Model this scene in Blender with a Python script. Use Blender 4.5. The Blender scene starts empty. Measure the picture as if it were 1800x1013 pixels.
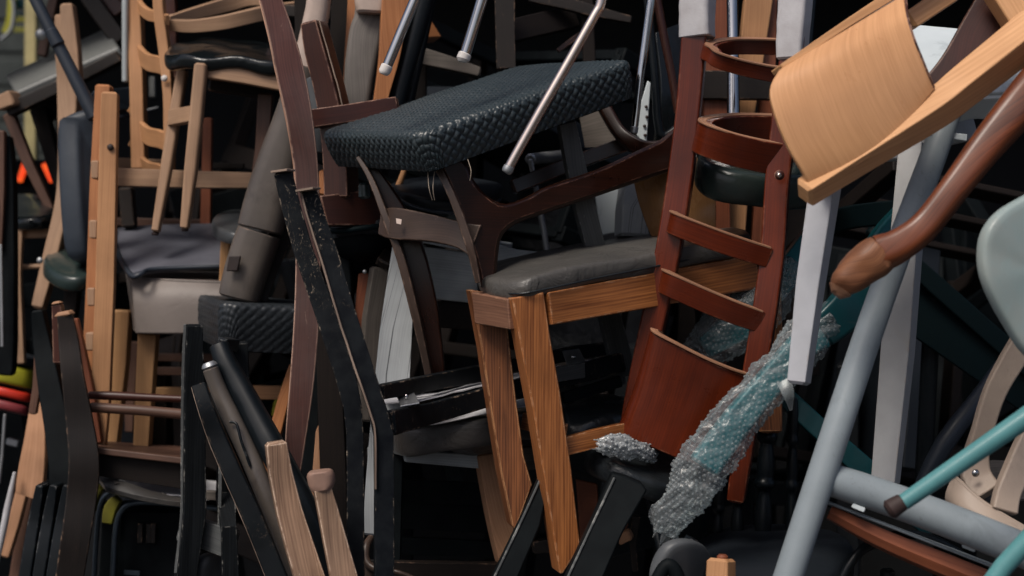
import bpy, math, random
from mathutils import Vector, Matrix, noise
random.seed(7)
scene = bpy.context.scene
COL = scene.collection
R = math.radians
# ---------------------------------------------------------------- camera
FPX = 2500.0; CZ = 1.30
cam_d = bpy.data.cameras.new('camera'); cam = bpy.data.objects.new('camera', cam_d); COL.objects.link(cam)
cam.location = (0, 0, CZ); cam.rotation_euler = (R(90), 0, 0)
cam_d.sensor_width = 36; cam_d.lens = FPX / 1800 * 36; cam_d.clip_start = .05; cam_d.clip_end = 200
cam_d.dof.use_dof = True; cam_d.dof.focus_distance = 2.22; cam_d.dof.aperture_fstop = 3.4
scene.camera = cam
# ---------------------------------------------------------------- sky and sun
SUN_EL = R(52); SUN_AZ = R(215)        # azimuth clockwise from +Y: behind the camera, from its left
w = bpy.data.worlds.new('World'); scene.world = w; w.use_nodes = True
wn = w.node_tree.nodes; bg = wn['Background']
sky = wn.new('ShaderNodeTexSky'); sky.sky_type = 'NISHITA'; sky.sun_disc = False
sky.sun_elevation = SUN_EL; sky.sun_rotation = SUN_AZ; sky.air_density = .6; sky.dust_density = 4.0; sky.ozone_density = 1.0
w.node_tree.links.new(sky.outputs[0], bg.inputs[0]); bg.inputs[1].default_value = .11
sd = bpy.data.lights.new('sun', 'SUN'); sd.energy = 2.6; sd.angle = R(22); sd.color = (1, .93, .84)
so = bpy.data.objects.new('sun', sd); COL.objects.link(so)
sdir = Vector((math.sin(SUN_AZ) * math.cos(SUN_EL), math.cos(SUN_AZ) * math.cos(SUN_EL), math.sin(SUN_EL)))
so.rotation_euler = sdir.to_track_quat('Z', 'Y').to_euler(); so.location = (0, -3, 6)
scene.view_settings.view_transform = 'Standard'; scene.view_settings.look = 'None'
scene.view_settings.exposure = 0.12; scene.view_settings.gamma = 1
scene.render.engine = 'CYCLES'

def P(x, y, d):
    return Vector(((x - 900) * d / FPX, d, CZ - (y - 506.5) * d / FPX))

# ---------------------------------------------------------------- materials
class N:
    def __init__(s, name):
        s.m = bpy.data.materials.new(name); s.m.use_nodes = True
        s.t = s.m.node_tree; s.b = s.t.nodes['Principled BSDF']
    def n(s, typ, **k):
        q = s.t.nodes.new(typ)
        for a, v in k.items():
            if a.startswith('i_'): q.inputs[a[2:].replace('_', ' ')].default_value = v
            else: setattr(q, a, v)
        return q
    def l(s, a, b): s.t.links.new(a, b)
    def ramp(s, fac, stops):
        r = s.n('ShaderNodeValToRGB'); e = r.color_ramp.elements
        while len(e) < len(stops): e.new(.5)
        for i, (p, c) in enumerate(stops):
            e[i].position = p; e[i].color = (*c, 1) if len(c) == 3 else c
        s.l(fac, r.inputs[0]); return r.outputs[0]
    def mix(s, fac, a, b, bt='MIX'):
        q = s.n('ShaderNodeMix', data_type='RGBA', blend_type=bt)
        if isinstance(fac, (int, float)): q.inputs[0].default_value = fac
        else: s.l(fac, q.inputs[0])
        for i, v in ((6, a), (7, b)):
            if isinstance(v, tuple): q.inputs[i].default_value = (*v, 1)
            else: s.l(v, q.inputs[i])
        return q.outputs[2]
    def math(s, op, a, b=0.0):
        q = s.n('ShaderNodeMath', operation=op)
        for i, v in ((0, a), (1, b)):
            if isinstance(v, (int, float)): q.inputs[i].default_value = v
            else: s.l(v, q.inputs[i])
        return q.outputs[0]
    def coords(s):
        tc = s.n('ShaderNodeTexCoord'); oi = s.n('ShaderNodeObjectInfo')
        mu = s.math('MULTIPLY', oi.outputs['Random'], 37.0)
        cb = s.n('ShaderNodeCombineXYZ'); s.l(mu, cb.inputs[0]); s.l(mu, cb.inputs[1]); s.l(mu, cb.inputs[2])
        va = s.n('ShaderNodeVectorMath', operation='ADD'); s.l(tc.outputs['UV'], va.inputs[0]); s.l(cb.outputs[0], va.inputs[1])
        vb = s.n('ShaderNodeVectorMath', operation='ADD'); s.l(tc.outputs['Object'], vb.inputs[0]); s.l(cb.outputs[0], vb.inputs[1])
        return va.outputs[0], vb.outputs[0]
    def noise(s, vec, sc=(1, 1, 1), scale=1.0, detail=4.0, rough=.55, dist=0.0):
        mp = s.n('ShaderNodeMapping'); mp.inputs['Scale'].default_value = sc; s.l(vec, mp.inputs[0])
        q = s.n('ShaderNodeTexNoise', i_Scale=scale, i_Detail=detail, i_Roughness=rough, i_Distortion=dist)
        s.l(mp.outputs[0], q.inputs['Vector']); return q.outputs[0]
    def edge(s, r=.0028):
        be = s.n('ShaderNodeBevel', samples=4); be.inputs['Radius'].default_value = r
        ge = s.n('ShaderNodeNewGeometry')
        d = s.n('ShaderNodeVectorMath', operation='DOT_PRODUCT'); s.l(be.outputs[0], d.inputs[0]); s.l(ge.outputs['Normal'], d.inputs[1])
        return s.math('SUBTRACT', 1.0, d.outputs['Value'])
    def bump(s, h, strength=.3, dist=.001, prev=None):
        q = s.n('ShaderNodeBump'); q.inputs['Strength'].default_value = strength; q.inputs['Distance'].default_value = dist
        s.l(h, q.inputs['Height'])
        if prev is not None: s.l(prev, q.inputs['Normal'])
        return q.outputs[0]

def wood(name, dark, light, rough=.45, coat=0.0, grain=1.0, wear=None, wearamt=.5, blotch=.35, spec=.3, fig=1.0, dust=.0, dustc=(.45, .36, .28), cracks=0.0):
    k = N(name); uv, ob = k.coords()
    g1 = k.noise(uv, (330, 9, 1), 1, 6, .65)
    g2 = k.noise(uv, (45 * fig, 1.6 * fig, 1), 1, 3, .5, 1.2)
    g3 = k.noise(ob, (1, 1, 1), 7, 3, .6)
    wv = k.n('ShaderNodeTexWave', wave_type='BANDS', bands_direction='X', i_Scale=1.0, i_Distortion=7.0, i_Detail=2.0)
    wv.inputs['Detail Scale'].default_value = 1.2
    mp = k.n('ShaderNodeMapping'); mp.inputs['Scale'].default_value = (70 * fig, 2.6 * fig, 1); k.l(uv, mp.inputs[0]); k.l(mp.outputs[0], wv.inputs[0])
    f = k.math('ADD', k.math('MULTIPLY', g1, .55 * grain), k.math('MULTIPLY', g2, .36 * grain))
    f = k.math('ADD', f, k.math('MULTIPLY', wv.outputs['Fac'], .10 * grain))
    f = k.math('ADD', f, .51 - .50 * grain)
    c = k.ramp(f, [(.37, dark), (.66, light)])
    bl = k.ramp(g3, [(.3, (1 - blotch,) * 3), (.7, (1, 1, 1))])
    c = k.mix(1.0, c, bl, 'MULTIPLY')
    if dust:
        dn = k.ramp(k.noise(ob, (1, 1, 1), 3.1, 6, .62), [(.42, (0, 0, 0)), (.75, (dust,) * 3)])
        c = k.mix(dn, c, dustc)
    if cracks:
        cn = k.ramp(k.noise(uv, (210, 1.6, 1), 1, 3, .6, .05), [(.33, (cracks,) * 3), (.37, (0, 0, 0))])
        c = k.mix(cn, c, (.02, .022, .025))
    sc = k.ramp(k.noise(ob, (40, 40, 9), 1, 4, .7, 2), [(.69, (0, 0, 0)), (.74, (.35, .35, .35))])
    c = k.mix(sc, c, wear or light)
    if wear:
        e = k.edge(); en = k.noise(ob, (1, 1, 1), 55, 5, .7)
        m = k.math('MULTIPLY', k.ramp(e, [(.004, (0, 0, 0)), (.045, (1, 1, 1))]), k.ramp(en, [(.58 - wearamt * .24, (0, 0, 0)), (.72 - wearamt * .24, (1, 1, 1))]))
        c = k.mix(m, c, wear)
    k.l(c, k.b.inputs['Base Color'])
    rr = k.n('ShaderNodeMapRange'); rr.inputs['To Min'].default_value = max(.05, rough - .12); rr.inputs['To Max'].default_value = min(1, rough + .2)
    k.l(k.noise(ob, (1, 1, 1), 18, 4, .6), rr.inputs[0]); k.l(rr.outputs[0], k.b.inputs['Roughness'])
    k.b.inputs['Specular IOR Level'].default_value = spec
    k.b.inputs['Coat Weight'].default_value = coat * .6; k.b.inputs['Coat Roughness'].default_value = .22
    k.l(k.bump(f, .25, .0006), k.b.inputs['Normal'])
    return k.m

def paint(name, col, col2=None, rough=.4, metal=0.0, wear=None, wearamt=.4, bump=.15, scale=14, coat=0, speck=0.0, fine=900, stain=None, spec=.3, zfade=None):
    k = N(name); uv, ob = k.coords(); col2 = col2 or tuple(c * .7 for c in col)
    n1 = k.noise(ob, (1, 1, 1), scale, 5, .6)
    c = k.mix(k.ramp(n1, [(.35, (0, 0, 0)), (.68, (1, 1, 1))]), col, col2)
    if stain:
        c = k.mix(k.ramp(k.noise(ob, (1, 1, .35), 23, 6, .7, .6), [(.56, (0, 0, 0)), (.72, (.8, .8, .8))]), c, stain)
    if speck:
        sn = k.math('MULTIPLY', k.ramp(k.noise(ob, (1, 1, .6), 75, 6, .8, 3.0), [(.58, (0, 0, 0)), (.66, (speck,) * 3)]), k.ramp(k.noise(ob, (1, 1, 1), 9, 3, .6), [(.47, (0, 0, 0)), (.60, (1, 1, 1))]))
        if zfade:
            tz = k.n('ShaderNodeTexCoord'); sx = k.n('ShaderNodeSeparateXYZ'); k.l(tz.outputs['Object'], sx.inputs[0])
            sn = k.math('MULTIPLY', sn, k.ramp(sx.outputs[2], [(zfade[0], (.04,) * 3), (zfade[1], (1, 1, 1))]))
        c = k.mix(sn, c, wear or (.5, .42, .33))
    if wear:
        e = k.edge(); en = k.noise(ob, (1, 1, 1), 60, 5, .75)
        m = k.math('MULTIPLY', k.ramp(e, [(.004, (0, 0, 0)), (.045, (1, 1, 1))]), k.ramp(en, [(.58 - wearamt * .24, (0, 0, 0)), (.72 - wearamt * .24, (1, 1, 1))]))
        c = k.mix(m, c, wear)
    k.l(c, k.b.inputs['Base Color']); k.b.inputs['Metallic'].default_value = metal
    rr = k.n('ShaderNodeMapRange'); rr.inputs['To Min'].default_value = max(.03, rough - (.03 if metal > .9 else .1)); rr.inputs['To Max'].default_value = min(1, rough + (.05 if metal > .9 else .18))
    k.l(k.noise(ob, (1, 1, 1), 30, 5, .65), rr.inputs[0]); k.l(rr.outputs[0], k.b.inputs['Roughness'])
    k.b.inputs['Coat Weight'].default_value = coat * .5
    if not metal: k.b.inputs['Specular IOR Level'].default_value = spec
    b1 = k.bump(k.noise(ob, (1, 1, 1), fine, 2, .5), bump, .0004)
    k.l(k.bump(k.noise(ob, (1, 1, 1), 22, 3, .5), bump * .35, .002, b1), k.b.inputs['Normal'])
    return k.m

def leather(name, col, col2, rough=.42, wr=.5, stain=None):
    k = N(name); uv, ob = k.coords()
    c = k.mix(k.ramp(k.noise(ob, (1, 1, 1), 9, 5, .6), [(.3, (0, 0, 0)), (.7, (1, 1, 1))]), col, col2)
    if stain: c = k.mix(k.ramp(k.noise(ob, (1, 1, 1), 26, 6, .7), [(.58, (0, 0, 0)), (.72, (.7, .7, .7))]), c, stain)
    k.l(c, k.b.inputs['Base Color']); k.b.inputs['Roughness'].default_value = rough; k.b.inputs['Specular IOR Level'].default_value = .35
    vo = k.n('ShaderNodeTexVoronoi', feature='DISTANCE_TO_EDGE', i_Scale=650.0); k.l(ob, vo.inputs['Vector'])
    b1 = k.bump(vo.outputs[0], .25, .0005)
    k.l(k.bump(k.noise(ob, (1, 1, 1), 24, 4, .55, 1.0), wr, .006, b1), k.b.inputs['Normal'])
    return k.m

M = {}
M['beech'] = wood('beech varnished', (.44, .22, .095), (.70, .39, .19), .36, .35, .7, blotch=.15, fig=.6)
M['beechply'] = wood('beech veneer', (.44, .215, .095), (.68, .365, .175), .28, .7, .6, blotch=.12, fig=1.9)
M['pine'] = wood('light beech', (.34, .165, .075), (.55, .29, .14), .5, 0, .6, blotch=.3)
M['pinepale'] = wood('pale taupe beech', (.26, .155, .095), (.46, .29, .18), .5, 0, .6, blotch=.3)
M['tan'] = wood('tan raw board', (.33, .17, .09), (.48, .26, .15), .6, 0, .8, blotch=.4)
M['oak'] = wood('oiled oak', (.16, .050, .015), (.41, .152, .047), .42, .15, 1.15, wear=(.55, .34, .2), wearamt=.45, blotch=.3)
M['oakrail'] = wood('shaded brown oak rail', (.11, .05, .03), (.24, .12, .075), .5, .05, .8, wear=(.55, .34, .2), wearamt=.4, blotch=.3)  # darker copy of the oak, the side rail's shade put into its colour
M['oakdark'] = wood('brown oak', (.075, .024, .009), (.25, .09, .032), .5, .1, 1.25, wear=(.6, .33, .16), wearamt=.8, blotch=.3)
M['cherry'] = wood('cherry stained', (.060, .008, .0025), (.155, .024, .006), .28, .45, .55, spec=.25, wear=(.36, .16, .09), wearamt=.35, blotch=.5)
M['cherrytop'] = wood('cherry bent ply edge', (.20, .085, .045), (.42, .23, .14), .5, 0, .8)
M['mahog'] = wood('mahogany stained', (.022, .005, .003), (.065, .016, .009), .34, .2, .6, wear=(.42, .24, .17), wearamt=.75, blotch=.4, dust=.06, dustc=(.2, .14, .12))
M['mahogw'] = wood('worn mahogany', (.045, .014, .010), (.125, .045, .034), .36, .3, .7, wear=(.55, .36, .27), wearamt=1.0, blotch=.4, dust=.5, dustc=(.14, .115, .11))
M['walnut'] = wood('walnut frame', (.012, .004, .002), (.042, .012, .006), .28, .45, .8, wear=(.3, .14, .09), wearamt=.55, blotch=.4)
M['walnutdust'] = wood('dusty walnut', (.026, .015, .010), (.068, .040, .029), .4, .2, .6, wear=(.3, .2, .15), wearamt=.4, blotch=.4, dust=.2, dustc=(.14, .115, .10))
M['reddish'] = wood('red brown wood', (.13, .035, .015), (.27, .085, .04), .45, .2, .7, blotch=.4)
M['brown'] = wood('dark brown wood', (.007, .005, .004), (.020, .013, .010), .5, 0, .7, wear=(.32, .2, .13), wearamt=.25, blotch=.5)
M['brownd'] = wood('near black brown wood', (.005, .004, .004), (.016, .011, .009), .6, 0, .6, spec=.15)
M['orange'] = wood('orange beech', (.28, .10, .035), (.47, .20, .08), .42, .2, .7, blotch=.25)
M['cabr'] = wood('glossy cabriole mahogany', (.05, .012, .004), (.21, .055, .017), .36, .25, .7, blotch=.5, dust=.1, dustc=(.05, .03, .03), fig=1.4)
M['rawtip'] = wood('raw worn wood tip', (.10, .032, .013), (.28, .115, .05), .45, 0, 1.0, blotch=.55, dust=.5, dustc=(.08, .05, .04), fig=1.5)
M['weathered'] = wood('white weathered plank', (.30, .32, .33), (.50, .53, .55), .7, 0, .35, blotch=.3, cracks=.9)
M['greywood'] = wood('grey painted wood', (.30, .33, .345), (.52, .56, .57), .6, 0, .6, blotch=.5, dust=.4, dustc=(.05, .055, .06))
M['greybrown'] = wood('grey brown wood', (.08, .07, .06), (.17, .145, .125), .6, 0, .8, blotch=.4)
M['greyleg'] = wood('dark grey stained leg', (.05, .055, .057), (.10, .105, .105), .5, 0, .8, wear=(.3, .3, .28), wearamt=.3, blotch=.4)
M['black'] = paint('black painted wood', (.003, .004, .005), (.006, .008, .010), .45, spec=.09, wear=(.36, .27, .2), wearamt=.22, speck=.3, bump=.25)
M['blackworn'] = paint('black painted wood scratched', (.003, .004, .006), (.009, .011, .013), .5, spec=.1, wear=(.42, .34, .26), wearamt=.2, zfade=(.5, .68), speck=1.0, bump=.5, scale=50)
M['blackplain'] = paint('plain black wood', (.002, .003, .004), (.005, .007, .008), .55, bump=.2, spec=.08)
M['blackgrain'] = wood('black stained ash', (.002, .003, .004), (.008, .010, .012), .6, 0, 1.4, spec=.1, wear=(.25, .24, .22), wearamt=.3)
M['blacktube'] = paint('satin black tube', (.003, .005, .007), (.006, .008, .010), .32, coat=.1, spec=.2, wear=(.2, .2, .2), wearamt=.2)
M['bluetube'] = paint('blue black tube', (.022, .028, .038), (.016, .021, .03), .35, bump=.1)
M['blueseat'] = leather('blue grey upholstery', (.028, .037, .05), (.02, .027, .038), .5, .15)
M['taupetube'] = paint('grey brown lacquered tube', (.095, .08, .069), (.055, .047, .042), .33, coat=.3, wear=(.3, .2, .15), wearamt=.3, stain=(.04, .033, .03), scale=8)
M['taupelt'] = paint('light taupe lacquer', (.42, .33, .28), (.33, .26, .22), .35, coat=.2)
M['taupewood'] = wood('grey stained leg', (.10, .092, .085), (.19, .17, .155), .55, 0, .7, blotch=.45)
M['white'] = paint('grey white painted wood', (.38, .39, .42), (.32, .33, .355), .5, wear=(.25, .22, .2), wearamt=.3, stain=(.33, .33, .34), bump=.25)
M['whitewrap'] = paint('grey foam wrap', (.46, .46, .48), (.33, .32, .33), .6, stain=(.25, .22, .22), bump=.5, fine=400)
M['whiteworn'] = paint('white painted worn wood', (.36, .36, .36), (.30, .30, .30), .55, wear=(.3, .25, .2), wearamt=.4, stain=(.30, .29, .27), speck=.3, bump=.35)
M['greytube'] = paint('blue grey powder coat', (.215, .25, .272), (.18, .21, .228), .42, bump=.12, stain=(.15, .175, .19), speck=.6, wear=(.10, .105, .11), wearamt=.1)
M['greyshell'] = paint('pale grey plastic', (.50, .55, .57), (.45, .50, .52), .38, bump=.1, stain=(.3, .34, .36))
M['tealshell'] = paint('pale teal plastic', (.22, .285, .285), (.25, .275, .262), .32, bump=.08, coat=.1, stain=(.24, .31, .31), speck=.5, wear=(.14, .17, .16), wearamt=.1)
M['teal'] = paint('dark teal enamel', (.003, .05, .058), (.004, .038, .045), .3, coat=.2, bump=.1)
M['tealdark'] = paint('teal darkened for shade', (.001, .006, .008), (.001, .005, .006), .6, spec=.1)  # teal with the shade inside the pile put into its colour
M['tealin'] = paint('teal enamel brightened under wrap', (.02, .16, .18), (.015, .12, .14), .3, coat=.2, bump=.1)  # brighter copy of the teal, lit look under the wrap put into colour
M['tealtube'] = paint('turquoise tube', (.085, .24, .25), (.065, .19, .20), .40, coat=.1, bump=.1, stain=(.06, .17, .18), speck=.5, wear=(.05, .10, .10), wearamt=.1)
M['beige'] = paint('beige plastic', (.38, .30, .24), (.31, .245, .20), .42, bump=.15, stain=(.24, .19, .15), speck=.4, wear=(.14, .11, .09), wearamt=.1)
M['rubber'] = paint('black rubber', (.02, .014, .013), (.035, .02, .018), .6)
M['chrome'] = paint('chrome', (.46, .46, .46), (.40, .40, .40), .09, metal=1.0, bump=.03)
M['chromewarm'] = paint('scratched nickel tube', (.72, .60, .52), (.62, .52, .46), .2, metal=1.0, bump=.1)
M['steel'] = paint('dull steel', (.35, .36, .37), (.25, .26, .27), .4, metal=.8)
M['capwhite'] = paint('white plastic cap', (.62, .60, .58), (.5, .47, .45), .5, stain=(.3, .27, .25))
M['rubbercap'] = paint('pink brown rubber cap', (.26, .16, .12), (.18, .11, .085), .5, stain=(.2, .12, .1), bump=.4)
M['greyleather'] = leather('grey brown leather', (.078, .073, .067), (.055, .053, .05), .38, .8)
M['blackleather'] = leather('black leather', (.008, .010, .012), (.014, .017, .019), .30, .7)
M['brownleather'] = leather('dark torn leather', (.03, .03, .03), (.05, .043, .038), .4, .6)
M['blackgloss'] = leather('glossy black vinyl', (.004, .006, .007), (.008, .010, .011), .13, .35)
M['greengloss'] = leather('glossy dark green vinyl', (.016, .028, .027), (.028, .036, .033), .22, .25)
M['greyplastic'] = paint('anthracite plastic', (.095, .098, .118), (.078, .08, .097), .42, bump=.1)
M['greyseatpad'] = leather('slate grey vinyl', (.15, .155, .15), (.12, .125, .12), .45, .2)
M['taupevinyl'] = leather('taupe vinyl', (.165, .14, .125), (.14, .118, .105), .5, .2)
M['lining'] = paint('white lining fabric', (.5, .5, .52), (.30, .30, .32), .9, bump=.5)
M['greyoval'] = paint('mid grey plastic disc', (.07, .075, .08), (.055, .06, .065), .4)
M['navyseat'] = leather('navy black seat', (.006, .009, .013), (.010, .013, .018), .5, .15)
M['yellow'] = paint('yellow green plastic', (.30, .29, .02), (.24, .23, .015), .45)
M['red'] = paint('red plastic', (.50, .03, .015), (.42, .025, .012), .4)
M['maroon'] = paint('dusty maroon plastic', (.20, .03, .035), (.15, .025, .03), .5)
M['foam'] = paint('yellow foam', (.12, .11, .02), (.2, .19, .02), .8)
M['navytube'] = paint('blue grey steel tube', (.06, .08, .10), (.05, .065, .08), .3, metal=.5)
M['goldpanel'] = wood('golden lacquer panel', (.20, .095, .04), (.30, .155, .065), .22, .6, .4, blotch=.2)
M['rawpost'] = wood('raw brown post', (.13, .072, .046), (.36, .225, .145), .5, .05, 1.0, wear=(.72, .55, .42), wearamt=.8, blotch=.4, dust=.25, dustc=(.2, .15, .11))
M['brownwarm'] = wood('warm dark brown', (.06, .03, .02), (.15, .075, .05), .5, .1, .7, blotch=.4)
M['tanleg'] = wood('tan beech leg', (.40, .21, .09), (.58, .32, .145), .55, 0, .7, blotch=.3)
M['greyseatdark'] = leather('grey black vinyl', (.05, .055, .06), (.04, .043, .046), .3, .15)
M['steel2'] = paint('pale zinc tube', (.35, .38, .38), (.3, .33, .33), .4, metal=.3)
M['bare'] = wood('bare wood edge', (.16, .11, .085), (.40, .30, .23), .6, 0, 1.0, blotch=.5, dust=.4, dustc=(.1, .08, .07))
M['bareorange'] = wood('bare orange edge', (.28, .12, .07), (.60, .36, .25), .5, 0, 1.0, blotch=.5)
M['sticker'] = paint('paper sticker', (.6, .5, .45), (.5, .4, .35), .8)
M['twine'] = paint('pale thread', (.4, .33, .25), (.3, .25, .2), .8)
M['weave'] = paint('woven black synthetic leather', (.018, .027, .031), (.026, .036, .041), .34, bump=.2, coat=.1, spec=.45, scale=10, stain=(.035, .042, .045))
M['weave2'] = paint('dusty woven black vinyl', (.012, .015, .018), (.022, .026, .03), .34, bump=.2, spec=.4)
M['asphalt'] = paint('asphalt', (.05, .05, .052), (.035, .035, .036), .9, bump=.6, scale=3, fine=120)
M['darkfill'] = paint('near black backdrop', (.012, .013, .015), (.008, .009, .010), .9, bump=.5, scale=2)  # near black for the added backdrop, wall and roof that darken the pile
M['slatgrey'] = paint('dim grey boards', (.035, .042, .04), (.02, .025, .024), .7)
M['paleyellow'] = paint('pale yellow post', (.42, .36, .18), (.3, .26, .13), .6)
def emis(name, col, st):
    k = N(name); k.b.inputs['Base Color'].default_value = (*col, 1); k.b.inputs['Emission Color'].default_value = (*col, 1)
    k.b.inputs['Emission Strength'].default_value = st
    uv, ob = k.coords(); c = k.mix(k.ramp(k.noise(ob, (1, 1, 1), 60, 3), [(.4, (0, 0, 0)), (.6, (1, 1, 1))]), col, (col[0], col[1] * 2.2, col[2]))
    k.l(c, k.b.inputs['Emission Color']); return k.m
M['redlamp'] = emis('red orange lamp', (1, .06, .015), .85)
def bubble_mat(name, lo, hi):
    k = N(name); b = k.b
    b.inputs['Base Color'].default_value = (.30, .32, .33, 1); b.inputs['Roughness'].default_value = .16
    b.inputs['Specular IOR Level'].default_value = .8
    tr = k.n('ShaderNodeBsdfTransparent'); tr.inputs[0].default_value = (.88, .93, .94, 1)
    lw = k.n('ShaderNodeLayerWeight'); lw.inputs[0].default_value = .35
    f = k.ramp(lw.outputs['Facing'], [(.0, (lo,) * 3), (.85, (hi,) * 3)])
    mx = k.n('ShaderNodeMixShader'); k.l(f, mx.inputs[0]); k.l(tr.outputs[0], mx.inputs[1]); k.l(b.outputs[0], mx.inputs[2])
    k.l(mx.outputs[0], k.t.nodes['Material Output'].inputs[0]); return k.m
M['bubble'] = bubble_mat('clear bubble wrap plastic', .18, .66)
M['bubblegrey'] = bubble_mat('bunched bubble wrap plastic', .6, .9)

# ---------------------------------------------------------------- things and parts
ALL = []
class Thing:
    def __init__(s, name, label, cat, group=None):
        s.name, s.label, s.cat, s.group, s.parts = name, label, cat, group, []
        ALL.append(s)
    def add(s, name, V, F, UV, mat, sub=None, bevel=0, smooth=True, kind=None, label=None, wn=True, ang=38):
        s.parts.append(dict(name=name, V=V, F=F, UV=UV, mat=mat, sub=sub, bevel=bevel, smooth=smooth, kind=kind, label=label, wn=wn, ang=ang))
        return len(s.parts) - 1
    def done(s):
        allv = [v for p in s.parts for v in p['V']]
        n = len(allv); o = Vector((sum(v.x for v in allv) / n, sum(v.y for v in allv) / n, min(v.z for v in allv)))
        single = len(s.parts) == 1
        if not single:
            e = bpy.data.objects.new(s.name, None); e.empty_display_size = .05; COL.objects.link(e); e.location = o
        objs = []
        for p in s.parts:
            me = bpy.data.meshes.new(p['name']); me.from_pydata([v - o for v in p['V']], [], p['F'])
            if p['UV']:
                ul = me.uv_layers.new(name='UVMap'); flat = [c for fu in p['UV'] for uvp in fu for c in uvp]
                ul.data.foreach_set('uv', flat)
            me.materials.append(M[p['mat']])
            if p['smooth']:
                me.polygons.foreach_set('use_smooth', [True] * len(me.polygons)); me.set_sharp_from_angle(angle=R(p['ang']))
            ob = bpy.data.objects.new(s.name if single else p['name'], me); COL.objects.link(ob)
            if p['bevel']:
                b = ob.modifiers.new('bevel', 'BEVEL'); b.width = p['bevel']; b.segments = 2; b.limit_method = 'ANGLE'; b.angle_limit = R(45)
            if p['wn'] and p['smooth']:
                q = ob.modifiers.new('wn', 'WEIGHTED_NORMAL'); q.keep_sharp = True; q.weight = 60
            if p['kind']: ob['kind'] = p['kind']
            if p['label'] and not single: ob['label'] = p['label']
            if single: ob.location = o; e = ob
            elif p['sub'] is not None: ob.parent = objs[p['sub']]
            else: ob.parent = e
            objs.append(ob)
        e['label'] = s.label
        if s.cat == 'STRUCT': e['kind'] = 'structure'
        else: e['category'] = s.cat
        if s.group: e['group'] = s.group
        s.root = e; s.objs = objs

def catmull(pts, n, closed=False):
    out = []; L = len(pts); segs = L if closed else L - 1
    for i in range(segs):
        if closed: a, b, c, d = (pts[(i + j) % L] for j in (-1, 0, 1, 2))
        else: a, b, c, d = pts[max(i - 1, 0)], pts[i], pts[i + 1], pts[min(i + 2, L - 1)]
        for j in range(n):
            t = j / n
            out.append(tuple(.5 * (2 * q + (r - p) * t + (2 * p - 5 * q + 4 * r - s) * t * t + (3 * q - p - 3 * r + s) * t ** 3) for p, q, r, s in zip(a, b, c, d)))
    if not closed: out.append(tuple(pts[-1]))
    return out

def section(sec, k, a, b):
    if sec == 'o': return [(a * math.cos(2 * math.pi * i / 20), b * math.sin(2 * math.pi * i / 20)) for i in range(20)]
    r = min(a, b) * k; out = []
    for cx, cy, s in ((a - r, b - r, 0), (r - a, b - r, 90), (r - a, r - b, 180), (a - r, r - b, 270)):
        for j in range(4):
            an = R(s + 30 * j); out.append((cx + r * math.cos(an), cy + r * math.sin(an)))
    return out

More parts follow.
